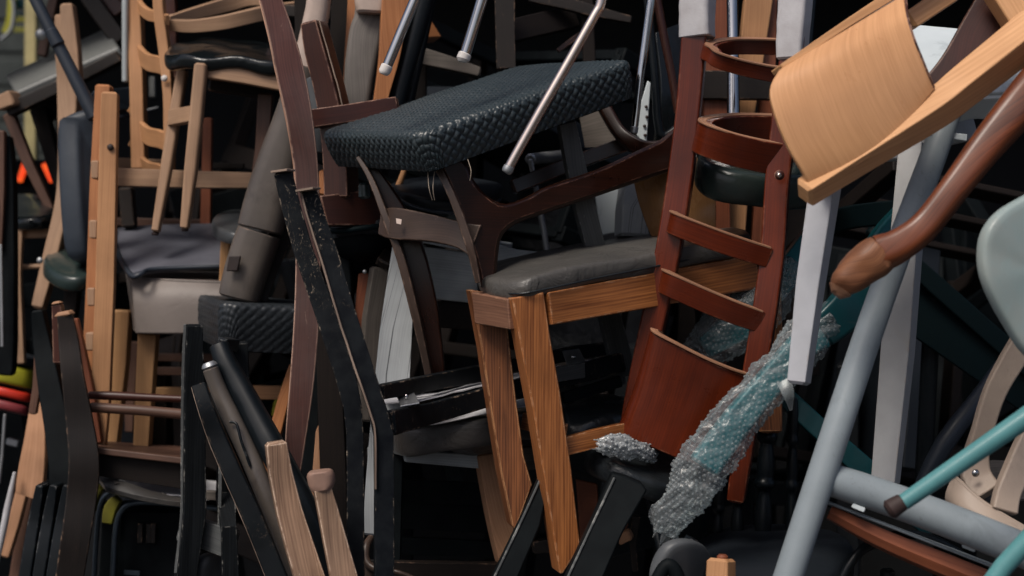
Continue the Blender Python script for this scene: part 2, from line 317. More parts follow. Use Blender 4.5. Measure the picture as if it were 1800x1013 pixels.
def beam(T, name, pts, mat, w=None, t=None, roll=0, sec='r', k=.22, sm=0, sub=None, up=None, kind=None, label=None, cap=True, wob=0):
    """swept bar: pts (x, y, d[, w[, t]]) with widths in photograph pixels at that depth"""
    q = []
    for p in pts:
        ww = p[3] if len(p) > 3 else w; tt = p[4] if len(p) > 4 else (t if t is not None else ww)
        q.append((p[0], p[1], p[2], ww, tt))
    if sm: q = catmull(q, sm)
    C = [P(*a[:3]) for a in q]; W2 = [a[3] * a[2] / FPX / 2 for a in q]; T2 = [a[4] * a[2] / FPX / 2 for a in q]
    n = len(C); V, UVs, rings = [], [], []
    if cap:  # short inset rings round the end edges off
        e = min(.004, W2[0] * .35, T2[0] * .35, (C[1] - C[0]).length * .3); e2 = min(.004, W2[-1] * .35, T2[-1] * .35, (C[-1] - C[-2]).length * .3)
        t0 = (C[1] - C[0]).normalized(); t1 = (C[-1] - C[-2]).normalized()
        C = [C[0], C[0] + t0 * e] + C[1:-1] + [C[-1] - t1 * e2, C[-1]]
        W2 = [W2[0] - e, W2[0]] + W2[1:-1] + [W2[-1], W2[-1] - e2]; T2 = [T2[0] - e, T2[0]] + T2[1:-1] + [T2[-1], T2[-1] - e2]
        n = len(C)
    vlen = 0; cr, sr = math.cos(R(roll)), math.sin(R(roll)); prevW = None
    for i in range(n):
        if i == 0: tg = C[1] - C[0]
        elif i == n - 1: tg = C[-1] - C[-2]
        else: tg = (C[i] - C[i - 1]).normalized() + (C[i + 1] - C[i]).normalized()
        tg.normalize()
        if i: vlen += (C[i] - C[i - 1]).length
        if up is not None:
            Wv = Vector(up); Wv = (Wv - tg * Wv.dot(tg)).normalized()
        else:
            Wv = tg.cross(Vector((0, 1, 0)))
            if Wv.length < .15: Wv = prevW if prevW else tg.cross(Vector((1, 0, 0)))
            Wv = (Wv - tg * Wv.dot(tg)).normalized()
        if prevW and prevW.dot(Wv) < 0: Wv = -Wv
        prevW = Wv; Dv = Wv.cross(tg)
        A = Wv * cr + Dv * sr; B = Dv * cr - Wv * sr
        mit = 1
        if 0 < i < n - 1:
            ct = (C[i] - C[i - 1]).normalized().dot(tg); mit = min(1.4, 1 / max(ct, .5))
        s = section(sec, k, W2[i] * mit if up is None else W2[i], T2[i]); ring = []
        per = 0; last = None
        for (a, b) in s:
            v = C[i] + A * a + B * b
            if wob: v = v + Vector((noise.noise(v * 60), noise.noise(v * 60 + Vector((9, 0, 0))), noise.noise(v * 60 + Vector((0, 9, 0))))) * wob
            if last: per += math.hypot(a - last[0], b - last[1])
            last = (a, b); ring.append((len(V), per)); V.append(v)
        rings.append((ring, vlen, per + math.hypot(s[0][0] - s[-1][0], s[0][1] - s[-1][1])))
    F, UV = [], []
    m = len(rings[0][0])
    for i in range(n - 1):
        (ra, va, pa), (rb, vb, pb) = rings[i], rings[i + 1]
        for j in range(m):
            jj = (j + 1) % m
            F.append((ra[j][0], ra[jj][0], rb[jj][0], rb[j][0]))
            u0, u1 = ra[j][1], (ra[jj][1] if jj else pa); w0, w1 = rb[j][1], (rb[jj][1] if jj else pb)
            UV.append(((u0, va), (u1, va), (w1, vb), (w0, vb)))
    for rg, rev in ((rings[0][0], False), (rings[-1][0], True)):
        f = [r[0] for r in rg]; f = f if rev else f[::-1]
        F.append(tuple(f)); c = V[f[0]]; UV.append(tuple(((V[x] - c).x + (V[x] - c).y, (V[x] - c).z * .2) for x in f))
    # outward orientation
    return T.add(name, V, [tuple(f[::-1]) for f in F], [tuple(u[::-1]) for u in UV], mat, sub, kind=kind, label=label)

def loft(T, name, rows, thick, mat, n=10, m=8, bevel=.0015, sub=None, up=None, label=None, kind=None, wob=0, swap=False):
    """curved board: rows are lists of (x, y, d); interpolated along and across, then given thickness (m)"""
    rs = [catmull(r, n) for r in rows]; L = len(rs[0])
    cols = [catmull([r[i] for r in rs], m) if len(rs) > 2 else [tuple(a + (b - a) * j / m for a, b in zip(rs[0][i], rs[1][i])) for j in range(m + 1)] for i in range(L)]
    G = [[P(*c) for c in col] for col in cols]; K = len(G[0])
    if wob: G = [[v + Vector((0, 1, .5)) * noise.noise(v * 25) * wob for v in g] for g in G]
    def nrm(i, j):
        a = G[min(i + 1, L - 1)][j] - G[max(i - 1, 0)][j]; b = G[i][min(j + 1, K - 1)] - G[i][max(j - 1, 0)]
        return a.cross(b).normalized()
    nm = [[nrm(i, j) for j in range(K)] for i in range(L)]
    th = thick if isinstance(thick, tuple) else (thick / 2, thick / 2)
    V = [G[i][j] + nm[i][j] * th[0] for i in range(L) for j in range(K)] + [G[i][j] - nm[i][j] * th[1] for i in range(L) for j in range(K)]
    us = [0]; vs = [0]
    for i in range(1, L): us.append(us[-1] + (G[i][0] - G[i - 1][0]).length)
    for j in range(1, K): vs.append(vs[-1] + (G[0][j] - G[0][j - 1]).length)
    uv = [((us[i], vs[j]) if swap else (vs[j], us[i])) for i in range(L) for j in range(K)]; uv = uv + uv
    o = L * K; F = []
    for i in range(L - 1):
        for j in range(K - 1):
            a = i * K + j; F.append((a, a + K, a + K + 1, a + 1)); F.append((o + a, o + a + 1, o + a + K + 1, o + a + K))
    for i in range(L - 1):
        a = i * K; F.append((a, o + a, o + a + K, a + K)); a += K - 1; F.append((a, a + K, o + a + K, o + a))
    for j in range(K - 1):
        F.append((j, j + 1, o + j + 1, o + j)); a = (L - 1) * K + j; F.append((a, o + a, o + a + 1, a + 1))
    return T.add(name, V, F, [tuple(uv[x] for x in f) for f in F], mat, sub, bevel=bevel, kind=kind, label=label)

def pad(T, name, loop, thick, mat, n=5, puff=.3, inset=None, sub=None, label=None, kind=None, wob=.0015, flip=False, e=.6, under=.0):
    """cushion or seat: closed outline (x, y, d) of its widest line, thickness in metres along the outline's normal"""
    lp = [P(*a) for a in catmull(loop, n, True)] if n > 1 else [P(*a) for a in loop]
    L = len(lp); c = sum(lp, Vector()) / L
    nv = Vector()
    for i in range(L): nv += (lp[i] - c).cross(lp[(i + 1) % L] - c)
    nv.normalize()
    if nv.z < 0: nv = -nv
    if flip: nv = -nv
    rad = sum((v - c).length for v in lp) / L; ins = (inset if inset is not None else thick * .6) / rad
    prof = []
    for j in range(9):
        a = -math.pi / 2 + math.pi * j / 8; s, cc = math.sin(a), math.cos(a)
        prof.append((1 - ins * (1 - abs(cc) ** e), thick / 2 * math.copysign(abs(s) ** e, s)))
    s0 = prof[-1][0]
    for q in (.85, .65, .4, .15): prof.append((s0 * q, thick / 2 + thick * puff * (1 - q * q)))
    pr0 = [(prof[0][0] * q, -thick / 2 - thick * under * (1 - q * q)) for q in (.3, .7)]
    prof = pr0 + prof
    V, UV, F = [], [], []
    for (s, h) in prof:
        for v in lp:
            x = c + (v - c) * s + nv * h
            if wob: x = x + nv * noise.noise(x * 14) * wob * 2 + (v - c).normalized() * noise.noise(x * 20 + Vector((5, 5, 5))) * wob
            V.append(x)
    K = len(prof)
    for j in range(K - 1):
        for i in range(L): F.append((j * L + i, j * L + (i + 1) % L, (j + 1) * L + (i + 1) % L, (j + 1) * L + i))
    V.append(c + nv * prof[-1][1]); V.append(c + nv * prof[0][1]); a = len(V) - 2
    for i in range(L):
        F.append(((K - 1) * L + i, (K - 1) * L + (i + 1) % L, a)); F.append(((i + 1) % L, i, a + 1))
    ex = (lp[0] - c).normalized(); ey = nv.cross(ex)
    UV = [tuple(((V[x] - c).dot(ex), (V[x] - c).dot(ey)) for x in f) for f in F]
    nn = (V[F[L * 5][1]] - V[F[L * 5][0]]).cross(V[F[L * 5][2]] - V[F[L * 5][1]])
    if nn.dot(V[F[L * 5][0]] - c) < 0: F = [tuple(f[::-1]) for f in F]; UV = [u[::-1] for u in UV]
    return T.add(name, V, F, UV, mat, sub, kind=kind, label=label, wn=False, ang=60)

def board(T, name, quad, thick, mat, sub=None, label=None, bevel=.002, kind=None, swap=False):
    """flat board from four corners a, b, c, d (x, y, d)"""
    a, b, c, d = quad
    return loft(T, name, [[a, b], [d, c]], thick, mat, n=1, m=1, bevel=bevel, sub=sub, label=label, kind=kind, swap=swap)

def plate(T, name, outline, thick, mat, n=4, sub=None, bevel=.004, ex=(0, 0), grain='x'):
    """board of any outline (x, y, d) with real thickness and rounded edges"""
    o = catmull(outline, n, True) if n > 1 else outline
    f = [P(*a) for a in o]; L = len(f); b = [v + Vector((ex[0], thick, ex[1])) for v in f]
    F = [tuple(range(L)), tuple(range(2 * L - 1, L - 1, -1))] + [(i, L + i, L + (i + 1) % L, (i + 1) % L) for i in range(L)]
    V = f + b
    if (f[1] - f[0]).cross(f[2] - f[1]).y * 1 > 0: pass
    area = sum(f[i].x * f[(i + 1) % L].z - f[(i + 1) % L].x * f[i].z for i in range(L))
    if area < 0: F = [tuple(x[::-1]) for x in F]
    return T.add(name, V, F, [tuple(((V[x].z if len(x_) > 4 else V[x].y), V[x].x) if grain == 'x' else ((V[x].x if len(x_) > 4 else V[x].y), V[x].z) for x in x_) for x_ in F], mat, sub, bevel=bevel)

def strip(T, name, pts, side, width, mat, dd=-.012, off=0, t=8, sm=4):
    """narrow bare edge running along one side of a bar; side -1 left, 1 right"""
    q = []
    for i, p in enumerate(pts):
        a, b = pts[max(i - 1, 0)], pts[min(i + 1, len(pts) - 1)]; dx, dy = b[0] - a[0], b[1] - a[1]; l = math.hypot(dx, dy)
        nx, ny = dy / l, -dx / l
        if nx * side < 0: nx, ny = -nx, -ny
        q.append((p[0] + nx * (p[3] / 2 - off), p[1] + ny * (p[3] / 2 - off), p[2] + dd, width))
    beam(T, name, q, mat, t=t, sm=sm, wob=.0006)

def blob(T, name, x, y, d, r, mat, sub=None, sx=1, sy=1, ax=None):
    """small dome (screw head, cap, bolt) of radius r px"""
    c = P(x, y, d); rr = r * d / FPX; V, F = [c + Vector((0, -rr * .6 * sy, 0))], []
    for j in range(1, 4):
        a = j * math.pi / 6
        for i in range(12):
            b = i * math.pi / 6; V.append(c + Vector((rr * math.sin(a) * math.cos(b), -rr * .6 * math.cos(a), rr * math.sin(a) * math.sin(b))))
    for i in range(12): F.append((0, 1 + (i + 1) % 12, 1 + i))
    for j in range(2):
        for i in range(12): F.append((1 + j * 12 + i, 1 + j * 12 + (i + 1) % 12, 13 + j * 12 + (i + 1) % 12, 13 + j * 12 + i))
    F.append(tuple(25 + i for i in range(12)))
    return T.add(name, V, F, None, mat, sub, wn=False, ang=70)
# ================================================================ right side of the pile
def weave_seat(T, name, near, left, right, thick, mat, pitch=.0092, amp=.0016, res=.0018, rad=.03, sideamp=2.2, side_pitch=1.0):
    """woven cushion: basket relief is real displaced geometry, running over the top and down the sides"""
    O = P(*near); e1 = P(*left) - O; e2 = P(*right) - O
    a, b = e2.length, e1.length; U = e2.normalized(); Vv = (e1 - U * e1.dot(U)).normalized(); Nn = U.cross(Vv).normalized()
    if Nn.z < 0: Nn = -Nn
    C = O + U * a / 2 + Vv * b / 2
    cr = .022; f = .009; q = math.pi / 2 * f; emax = q + (thick - f); ha, hb = a / 2 - f, b / 2 - f
    nu = int((2 * ha + 2 * emax) / res); nv = int((2 * hb + 2 * emax) / res)
    V, UV = [], []; idx = {}
    def pos(x, y):
        ix, iy = ha - cr, hb - cr
        cx, cy = max(-ix, min(ix, x)), max(-iy, min(iy, y)); dx, dy = x - cx, y - cy; dl = math.hypot(dx, dy)
        if dl <= cr:
            px, py, e, ox, oy = x, y, 0, 0, 0
        else:
            ox, oy = dx / dl, dy / dl; px, py, e = cx + ox * cr, cy + oy * cr, dl - cr
        e = min(e, emax)
        if e <= 0: return px, py, 0.0, 0, 0, 0.0
        if e < q:
            t = e / f; return px + ox * f * math.sin(t), py + oy * f * math.sin(t), -f * (1 - math.cos(t)), ox, oy, t
        tuck = max(0, (e - q) / (emax - q)); cv = .010 * tuck ** 2
        return px + ox * (f - cv), py + oy * (f - cv), -f - (e - q), ox, oy, math.pi / 2
    for i in range(nu + 1):
        for j in range(nv + 1):
            x = -ha - emax + i * (2 * ha + 2 * emax) / nu; y = -hb - emax + j * (2 * hb + 2 * emax) / nv
            px, py, pz, ox, oy, t = pos(x, y)
            side = min(1, t / 1.2)
            p1 = pitch * (1 + (side_pitch - 1) * side)
            uu, vv = (x + y) / p1, (x - y) / p1     # diagonal basket weave
            cu, cv = math.floor(uu), math.floor(vv); fu, fv = uu - cu - .5, vv - cv - .5
            if (cu + cv) % 2: h = math.cos(fu * math.pi) ** .7 * (1 - 1.2 * fv * fv)
            else: h = math.cos(fv * math.pi) ** .7 * (1 - 1.2 * fu * fu)
            h = h * amp * (1 + (sideamp - 1) * side) + noise.noise(Vector((x * 9, y * 9, 3))) * .0025
            nx, ny, nz = ox * math.sin(t), oy * math.sin(t), math.cos(t)
            pz2 = pz + .003 * max(0, 1 - (x / ha) ** 2) * max(0, 1 - (y / hb) ** 2)
            V.append(C + U * (px + nx * h) + Vv * (py + ny * h) + Nn * (pz2 + nz * h)); UV.append((x, y))
    F = []
    for i in range(nu):
        for j in range(nv):
            k0 = i * (nv + 1) + j; F.append((k0, k0 + nv + 1, k0 + nv + 2, k0 + 1))
    # drop collapsed corner quads
    F = [fc for fc in F if (V[fc[0]] - V[fc[2]]).length > 1e-5 and (V[fc[1]] - V[fc[3]]).length > 1e-5]
    T.add(name, V, F, [tuple(UV[x] for x in fc) for fc in F], mat, wn=False, ang=180)
    base = [C + U * sx * (ha - .004) + Vv * sy * (hb - .004) - Nn * (thick - .004) for sx, sy in ((-1, -1), (1, -1), (1, 1), (-1, 1))]
    b2 = [v - Nn * .006 for v in base]
    T.add('seat_base', base + b2, [(0, 1, 2, 3), (7, 6, 5, 4), (0, 4, 5, 1), (1, 5, 6, 2), (2, 6, 7, 3), (3, 7, 4, 0)], None, 'blackplain')
    return C, U, Vv, Nn

# --- beech chair back, nearest thing at upper right
T = Thing('plywood_back_chair', 'golden beech chair with curved plywood backrest tipped over at the upper right', 'chair')
loft(T, 'backrest', [
    [(1369, 126, 1.86), (1353, 160, 1.845), (1362, 205, 1.835), (1385, 262, 1.835), (1410, 305, 1.84), (1423, 338, 1.85)],
    [(1478, 62, 1.89), (1470, 100, 1.86), (1486, 150, 1.85), (1505, 200, 1.85), (1528, 240, 1.855), (1545, 262, 1.86)],
    [(1590, -6, 1.92), (1594, 30, 1.89), (1606, 70, 1.88), (1620, 105, 1.878), (1632, 135, 1.88), (1641, 156, 1.885)]], .009, 'beechply', n=5, m=10, bevel=.0025)
beam(T, 'ply_edge', [(1590, -8, 1.916), (1594, 30, 1.888), (1606, 70, 1.878), (1620, 105, 1.876), (1632, 135, 1.878), (1640, 154, 1.883)], 'mahog', w=4, t=11, sm=4)
beam(T, 'stile', [(1412, 341, 1.85, 42, 38), (1500, 284, 1.87, 46, 42), (1640, 195, 1.89, 56, 48), (1700, 148, 1.90, 60, 52), (1800, 68, 1.92, 64, 56), (1860, 15, 1.93, 66, 58)], 'beech', roll=-48, k=.12, sm=4)
beam(T, 'stile', [(1366, 124, 1.875, 10, 40), (1480, 48, 1.91, 14, 44), (1580, -16, 1.945, 20, 44), (1700, -96, 1.98, 30, 50)], 'beech', roll=0, k=.2, sm=3)
beam(T, 'crossbar', [(1594, 40, 1.97, 34), (1700, -32, 2.0, 36)], 'beech', t=30)
beam(T, 'seat_rail', [(1752, -40, 1.95, 66), (1815, 55, 1.93, 70)], 'beech', t=50)
T.done()

# --- mahogany piece and dark chair crossing behind the beech stile
T = Thing('sabre_leg_chair', 'dark mahogany sabre leg slanting behind the golden beech chair', 'chair')
beam(T, 'leg', [(1765, -30, 2.0, 60), (1715, 65, 2.0, 66), (1660, 130, 2.0, 40), (1600, 190, 2.0, 34), (1500, 285, 2.01, 30), (1440, 330, 2.02, 22)], 'mahog', t=40, sm=5, roll=-15)
beam(T, 'seat_rail', [(1765, -30, 2.0, 60), (1900, -60, 2.1, 60)], 'mahog', t=40)
T.done()

# --- pale grey plastic shell
T = Thing('shell_chair', 'pale grey plastic shell chair wedged behind the beech stile', 'chair')
loft(T, 'shell', [
    [(1596, 46, 2.3), (1660, 52, 2.28), (1740, 58, 2.26), (1860, 56, 2.26)],
    [(1596, 120, 2.16), (1680, 122, 2.14), (1760, 120, 2.12), (1870, 110, 2.12)],
    [(1598, 172, 2.08), (1690, 170, 2.06), (1770, 166, 2.05), (1870, 160, 2.05)]], .008, 'greyshell', n=5, m=6)
loft(T, 'shell_lip', [[(1598, 175, 2.078), (1690, 173, 2.058), (1770, 169, 2.048), (1870, 163, 2.048)], [(1632, 240, 2.10), (1676, 215, 2.09), (1735, 208, 2.08), (1870, 240, 2.08)]], .008, 'greyshell', n=5, m=4)
T.done()

# --- cabriole leg
T = Thing('cabriole_leg_chair', 'glossy red mahogany cabriole chair leg with bare worn foot', 'chair')
beam(T, 'leg', [(1545, 447, 1.853, 63), (1580, 432, 1.85, 56), (1625, 398, 1.85, 51), (1675, 335, 1.85, 51), (1730, 262, 1.86, 58), (1790, 190, 1.87, 69), (1860, 110, 1.89, 81), (1930, 20, 1.92, 88)], 'cabr', sec='r', k=.62, roll=20, sm=6)
beam(T, 'foot', [(1478, 508, 1.86, 40), (1488, 495, 1.858, 56), (1508, 476, 1.856, 64), (1530, 458, 1.854, 71), (1549, 445, 1.853, 68)], 'rawtip', sec='r', k=.7, sm=5, wob=.002)
beam(T, 'foot_cap', [(1470, 519, 1.86, 30), (1480, 506, 1.86, 43)], 'cherrytop', k=.7, wob=.002)
beam(T, 'seat_rail', [(1925, 10, 1.92, 100), (2060, 60, 2.05, 100)], 'cabr', t=60)
T.done()

# --- white square legs
T = Thing('white_leg_chair', 'white painted square chair leg under the curved beech backrest', 'chair')
beam(T, 'leg', [(1455, 300, 2.06, 46, 44), (1425, 500, 2.04, 42, 40), (1404, 676, 2.03, 33, 34)], 'white', roll=-30, k=.12)
beam(T, 'seat_rail', [(1440, 262, 2.1, 56), (1620, 255, 2.25, 50)], 'white', t=36)
T.done()
T = Thing('white_leg_chair', 'white chipped square chair leg behind the blue grey tube frame', 'chair')
beam(T, 'leg', [(1606, 250, 2.16, 40, 46), (1594, 420, 2.15, 48, 46), (1578, 620, 2.14, 50, 44), (1556, 852, 2.13, 42, 38)], 'whiteworn', roll=-30, k=.1)
beam(T, 'seat_rail', [(1606, 246, 2.17, 46), (1700, 225, 2.3, 46)], 'whiteworn', t=36)
T.done()

# --- blue grey tube frame with plywood seat
T = Thing('tubular_chair', 'blue grey steel tube chair frame at the lower right', 'chair')
beam(T, 'leg', [(1680, 160, 2.02, 44), (1645, 262, 2.0, 46), (1590, 410, 1.98, 48), (1534, 565, 1.97, 50), (1465, 772, 1.94, 51), (1386, 1013, 1.92, 52), (1325, 1200, 1.9, 52)], 'greytube', sec='o', sm=4)
beam(T, 'seat_tube', [(1440, 838, 1.945, 48), (1472, 847, 1.945, 58), (1560, 876, 1.94, 60), (1680, 920, 1.92, 61), (1800, 968, 1.90, 62), (1900, 1010, 1.89, 62)], 'greytube', sec='o', sm=4)
beam(T, 'weld', [(1436, 836, 1.945, 50), (1445, 840, 1.945, 55), (1453, 843, 1.945, 51)], 'greytube', sec='o', wob=.0012)
board(T, 'seat_plate', [(1452, 882, 1.955), (1765, 1004, 1.92), (1765, 1000, 2.20), (1440, 880, 2.22)], .004, 'greytube')
for x, y in ((1508, 896), (1702, 966)): beam(T, 'tab', [(x - 10, y - 8, 1.935), (x + 12, y + 1, 1.932)], 'greyshell', w=8, t=10)
sb = loft(T, 'seat_board', [[(1462, 892, 1.965), (1560, 934, 1.955), (1670, 976, 1.945), (1780, 1020, 1.93)], [(1456, 908, 1.98), (1540, 958, 1.975), (1660, 1012, 1.965), (1780, 1060, 1.95)], [(1480, 900, 2.2), (1560, 940, 2.2), (1670, 985, 2.2), (1790, 1030, 2.18)]], .008, 'reddish', n=4, m=4)
beam(T, 'flange', [(1626, 236, 2.005, 8), (1690, 244, 2.02, 12)], 'greyshell', t=40)
T.done()

# --- teal oval seat
T = Thing('oval_seat_stool', 'pale teal plastic oval seat cut off by the right edge', 'stool')
pad(T, 'seat', [(1722, 440, 1.8), (1735, 395, 1.8), (1775, 358, 1.81), (1850, 330, 1.82), (1930, 380, 1.84), (1940, 520, 1.85), (1880, 640, 1.84), (1812, 632, 1.82), (1765, 570, 1.81), (1730, 500, 1.8)], .022, 'tealshell', n=6, puff=.25, wob=.0005)
beam(T, 'stem', [(1840, 480, 1.86, 40), (1860, 470, 2.05, 40)], 'steel', sec='o')
T.done()

# --- turquoise legs
T = Thing('turquoise_tube_stool', 'turquoise steel tube leg with black rubber foot resting on the grey frame', 'stool')
beam(T, 'leg', [(1584, 886, 1.80, 29), (1700, 806, 1.79, 33), (1830, 716, 1.78, 38), (1950, 633, 1.77, 40)], 'tealtube', sec='o')
beam(T, 'rubber_foot', [(1560, 899, 1.80, 36), (1590, 880, 1.80, 31)], 'rubber', sec='o')
beam(T, 'seat_ring', [(1945, 636, 1.77, 40), (2000, 700, 1.8, 40)], 'tealtube', sec='o')
T.done()
T = Thing('turquoise_tube_stool', 'short turquoise tube end cutting the bottom right corner', 'stool')
beam(T, 'leg', [(1725, 1050, 1.78, 34), (1765, 995, 1.78, 34), (1830, 925, 1.77, 36), (1930, 815, 1.76, 38)], 'tealtube', sec='o')
beam(T, 'rubber_foot', [(1700, 1082, 1.78, 38), (1728, 1046, 1.78, 36)], 'rubber', sec='o')
T.done()

# --- beige plastic chair
T = Thing('beige_plastic_chair', 'beige plastic chair with strap legs bolted to its rim', 'chair')
loft(T, 'seat_rim', [
    [(1676, 838, 2.05), (1692, 852, 2.03), (1720, 878, 2.01), (1760, 905, 1.995), (1830, 945, 1.985)],
    [(1664, 872, 2.05), (1684, 890, 2.02), (1715, 912, 2.0), (1760, 936, 1.985), (1830, 972, 1.975)],
    [(1672, 905, 2.07), (1700, 925, 2.03), (1730, 946, 2.01), (1770, 968, 1.995), (1830, 1000, 1.985)]], .007, 'beige', n=5, m=5, bevel=.002)
beam(T, 'rim_lip', [(1676, 836, 2.05, 7), (1692, 851, 2.03, 8), (1720, 877, 2.01, 8), (1760, 904, 1.995, 8), (1830, 944, 1.985, 8)], 'beige', sec='o', sm=4)
loft(T, 'seat', [[(1684, 846, 2.08), (1730, 812, 2.2), (1800, 816, 2.25)], [(1740, 896, 2.03), (1790, 880, 2.15), (1850, 880, 2.2)]], .006, 'greybrown', n=5, m=4)
beam(T, 'leg', [(1826, 560, 2.06, 46), (1784, 625, 2.05, 43), (1748, 690, 2.05, 38), (1726, 760, 2.06, 36), (1716, 800, 2.07, 42), (1716, 838, 2.06, 52), (1738, 868, 2.04, 50)], 'beige', t=22, sm=5, k=.4)
beam(T, 'leg', [(1830, 740, 2.05, 50), (1800, 800, 2.03, 48), (1772, 862, 2.01, 44), (1764, 900, 2.0, 46)], 'beige', t=24, sm=4, k=.4)
for x, y, r in ((1715, 832, 7), (1752, 932, 9)): blob(T, 'bolt', x, y, 1.975 if y > 900 else 2.03, r, 'chrome')
T.done()

# --- teal board and pipes in the dark
T = Thing('teal_folding_table', 'very dark teal table top slanting in the gloom behind the white legs', 'table')
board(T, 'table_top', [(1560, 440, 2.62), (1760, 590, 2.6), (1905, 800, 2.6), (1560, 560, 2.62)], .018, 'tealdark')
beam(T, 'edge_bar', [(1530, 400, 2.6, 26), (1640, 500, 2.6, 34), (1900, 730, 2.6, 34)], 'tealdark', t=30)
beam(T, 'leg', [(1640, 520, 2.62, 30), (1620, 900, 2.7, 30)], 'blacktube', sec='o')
T.done()
T = Thing('teal_frame_chair', 'teal enamel chair frame wrapped at one end in bubble wrap', 'chair')
beam(T, 'leg', [(1600, 380, 2.32, 60), (1560, 428, 2.26, 66), (1500, 530, 2.18, 70), (1440, 585, 2.165, 60)], 'teal', t=40, sm=3, k=.4)
beam(T, 'wrapped_end', [(1440, 585, 2.163, 58), (1412, 606, 2.155, 52), (1368, 655, 2.14, 50), (1325, 704, 2.13, 50), (1285, 754, 2.125, 54), (1236, 822, 2.12, 56)], 'tealin', t=36, sm=3, k=.4)
beam(T, 'crossbar', [(1385, 455, 2.5, 30), (1420, 425, 2.5, 36), (1480, 385, 2.46, 40), (1610, 372, 2.34, 44)], 'tealdark', t=30, sm=4)  # same frame as the leg, its shade put in as darker teal
beam(T, 'side_bar', [(1360, 680, 2.45, 34), (1430, 745, 2.42, 36), (1560, 860, 2.4, 40), (1640, 930, 2.4, 40)], 'teal', t=30)
T.done()
T = Thing('dark_frame_chair', 'dark grey tube frame hidden low behind the turquoise leg', 'chair')
beam(T, 'leg', [(1610, 870, 2.4, 20), (1660, 780, 2.4, 34), (1720, 700, 2.42, 30), (1760, 640, 2.45, 22)], 'bluetube', sec='o', sm=3)
beam(T, 'crossbar', [(1560, 860, 2.35, 26), (1700, 900, 2.4, 26)], 'blacktube', sec='o')
T.done()

# --- cherry ladder back chair hanging upside down
T = Thing('ladder_back_chair', 'cherry red chair back with bent slats hanging in front of the pile', 'chair')
ST1 = [(1228, -40, 2.25, 46), (1221, 70, 2.25, 44), (1211, 190, 2.25, 42), (1197, 310, 2.25, 44), (1176, 440, 2.25, 44), (1148, 570, 2.26, 42), (1122, 690, 2.27, 40), (1103, 775, 2.28, 30)]
beam(T, 'stile', ST1, 'cherry', t=44, sm=4, roll=-12, k=.2)
ST2 = [(1398, -40, 2.23, 40), (1392, 100, 2.22, 42), (1376, 240, 2.22, 44), (1366, 330, 2.22, 42), (1358, 450, 2.22, 42), (1340, 580, 2.22, 42), (1318, 710, 2.23, 40), (1294, 880, 2.25, 30)]
beam(T, 'stile', ST2, 'cherry', t=44, sm=4, roll=-14, k=.2)
upb = (.22, -.34, 1)
def band(y0, hN, name, x0=1228):
    beam(T, name, [(1372, y0 + 20, 2.215, hN, 13), (1345, y0 + 16, 2.205, hN, 14), (1300, y0 + 6, 2.19, hN, 14), (1265, y0 - 5, 2.185, hN, 15), (x0 + 16, y0 - 14, 2.195, hN, 20), (x0 + 8, y0 - 20, 2.225, hN, 26), (x0 + 22, y0 - 26, 2.27, hN, 20), (1290, y0 - 30, 2.31, hN, 14), (1335, y0 - 30, 2.33, hN, 13), (1385, y0 - 28, 2.34, hN, 13)], 'cherry', up=upb, sm=5, k=.25)
_b0 = band
def band(y0, hN, name, x0=1228):
    _b0(y0, hN, name, x0)
    o = hN / 2
    beam(T, 'bare_edge', [(1372 + o * .05, y0 + 20 - o, 2.207, 3), (1345, y0 + 16 - o, 2.197, 3), (1300, y0 + 6 - o, 2.182, 3), (1265, y0 - 5 - o, 2.177, 3), (x0 + 16, y0 - 14 - o, 2.187, 3), (x0 + 8, y0 - 20 - o, 2.217, 3), (x0 + 22, y0 - 26 - o, 2.262, 3), (1290, y0 - 30 - o, 2.302, 3), (1335, y0 - 30 - o, 2.322, 3), (1385, y0 - 28 - o, 2.332, 3)], 'cherrytop', t=15, up=upb, sm=5, k=.3)
band(112, 27, 'slat', 1238); band(260, 56, 'slat', 1226)
def slat(pts, name='slat', t=13, mat='cherry', **k): beam(T, name, pts, mat, t=t, sm=5, k=.35, up=(.2, -.22, 1), **k)
_s0 = slat
def slat(pts, **k):
    _s0(pts, **k)
    beam(T, 'bare_edge', [(x + 2, y - h / 2, d - .004, 3) for x, y, d, h in pts], 'cherrytop', t=14, sm=5, k=.3, up=(.2, -.22, 1))
slat([(1188, 390, 2.245, 34), (1181, 391, 2.222, 37), (1190, 396, 2.204, 38), (1215, 406, 2.197, 38), (1260, 423, 2.195, 38), (1310, 440, 2.198, 37), (1352, 453, 2.205, 36)])
slat([(1174, 494, 2.25, 36), (1167, 495, 2.225, 40), (1176, 500, 2.208, 41), (1200, 511, 2.2, 41), (1245, 531, 2.198, 41), (1295, 551, 2.2, 40), (1338, 566, 2.207, 38)])
loft(T, 'back_panel', [
    [(1160, 586, 2.238), (1150, 581, 2.22), (1156, 588, 2.207), (1190, 606, 2.2), (1240, 631, 2.2), (1288, 651, 2.205), (1330, 664, 2.213)],
    [(1130, 684, 2.25), (1121, 680, 2.235), (1128, 688, 2.22), (1162, 702, 2.21), (1210, 722, 2.208), (1260, 742, 2.213), (1306, 752, 2.223)],
    [(1098, 760, 2.262), (1090, 757, 2.248), (1098, 765, 2.232), (1134, 781, 2.22), (1180, 801, 2.216), (1210, 812, 2.218), (1292, 838, 2.235)]], .011, 'cherry', n=5, m=8, bevel=.003, swap=True)
beam(T, 'bare_edge', [(1160, 584, 2.234, 3), (1150, 579, 2.216, 3), (1156, 586, 2.203, 3), (1190, 604, 2.196, 3), (1240, 629, 2.196, 3), (1288, 649, 2.2, 3), (1330, 662, 2.208, 3)], 'cherrytop', t=14, sm=5, k=.3, up=(.2, -.22, 1))
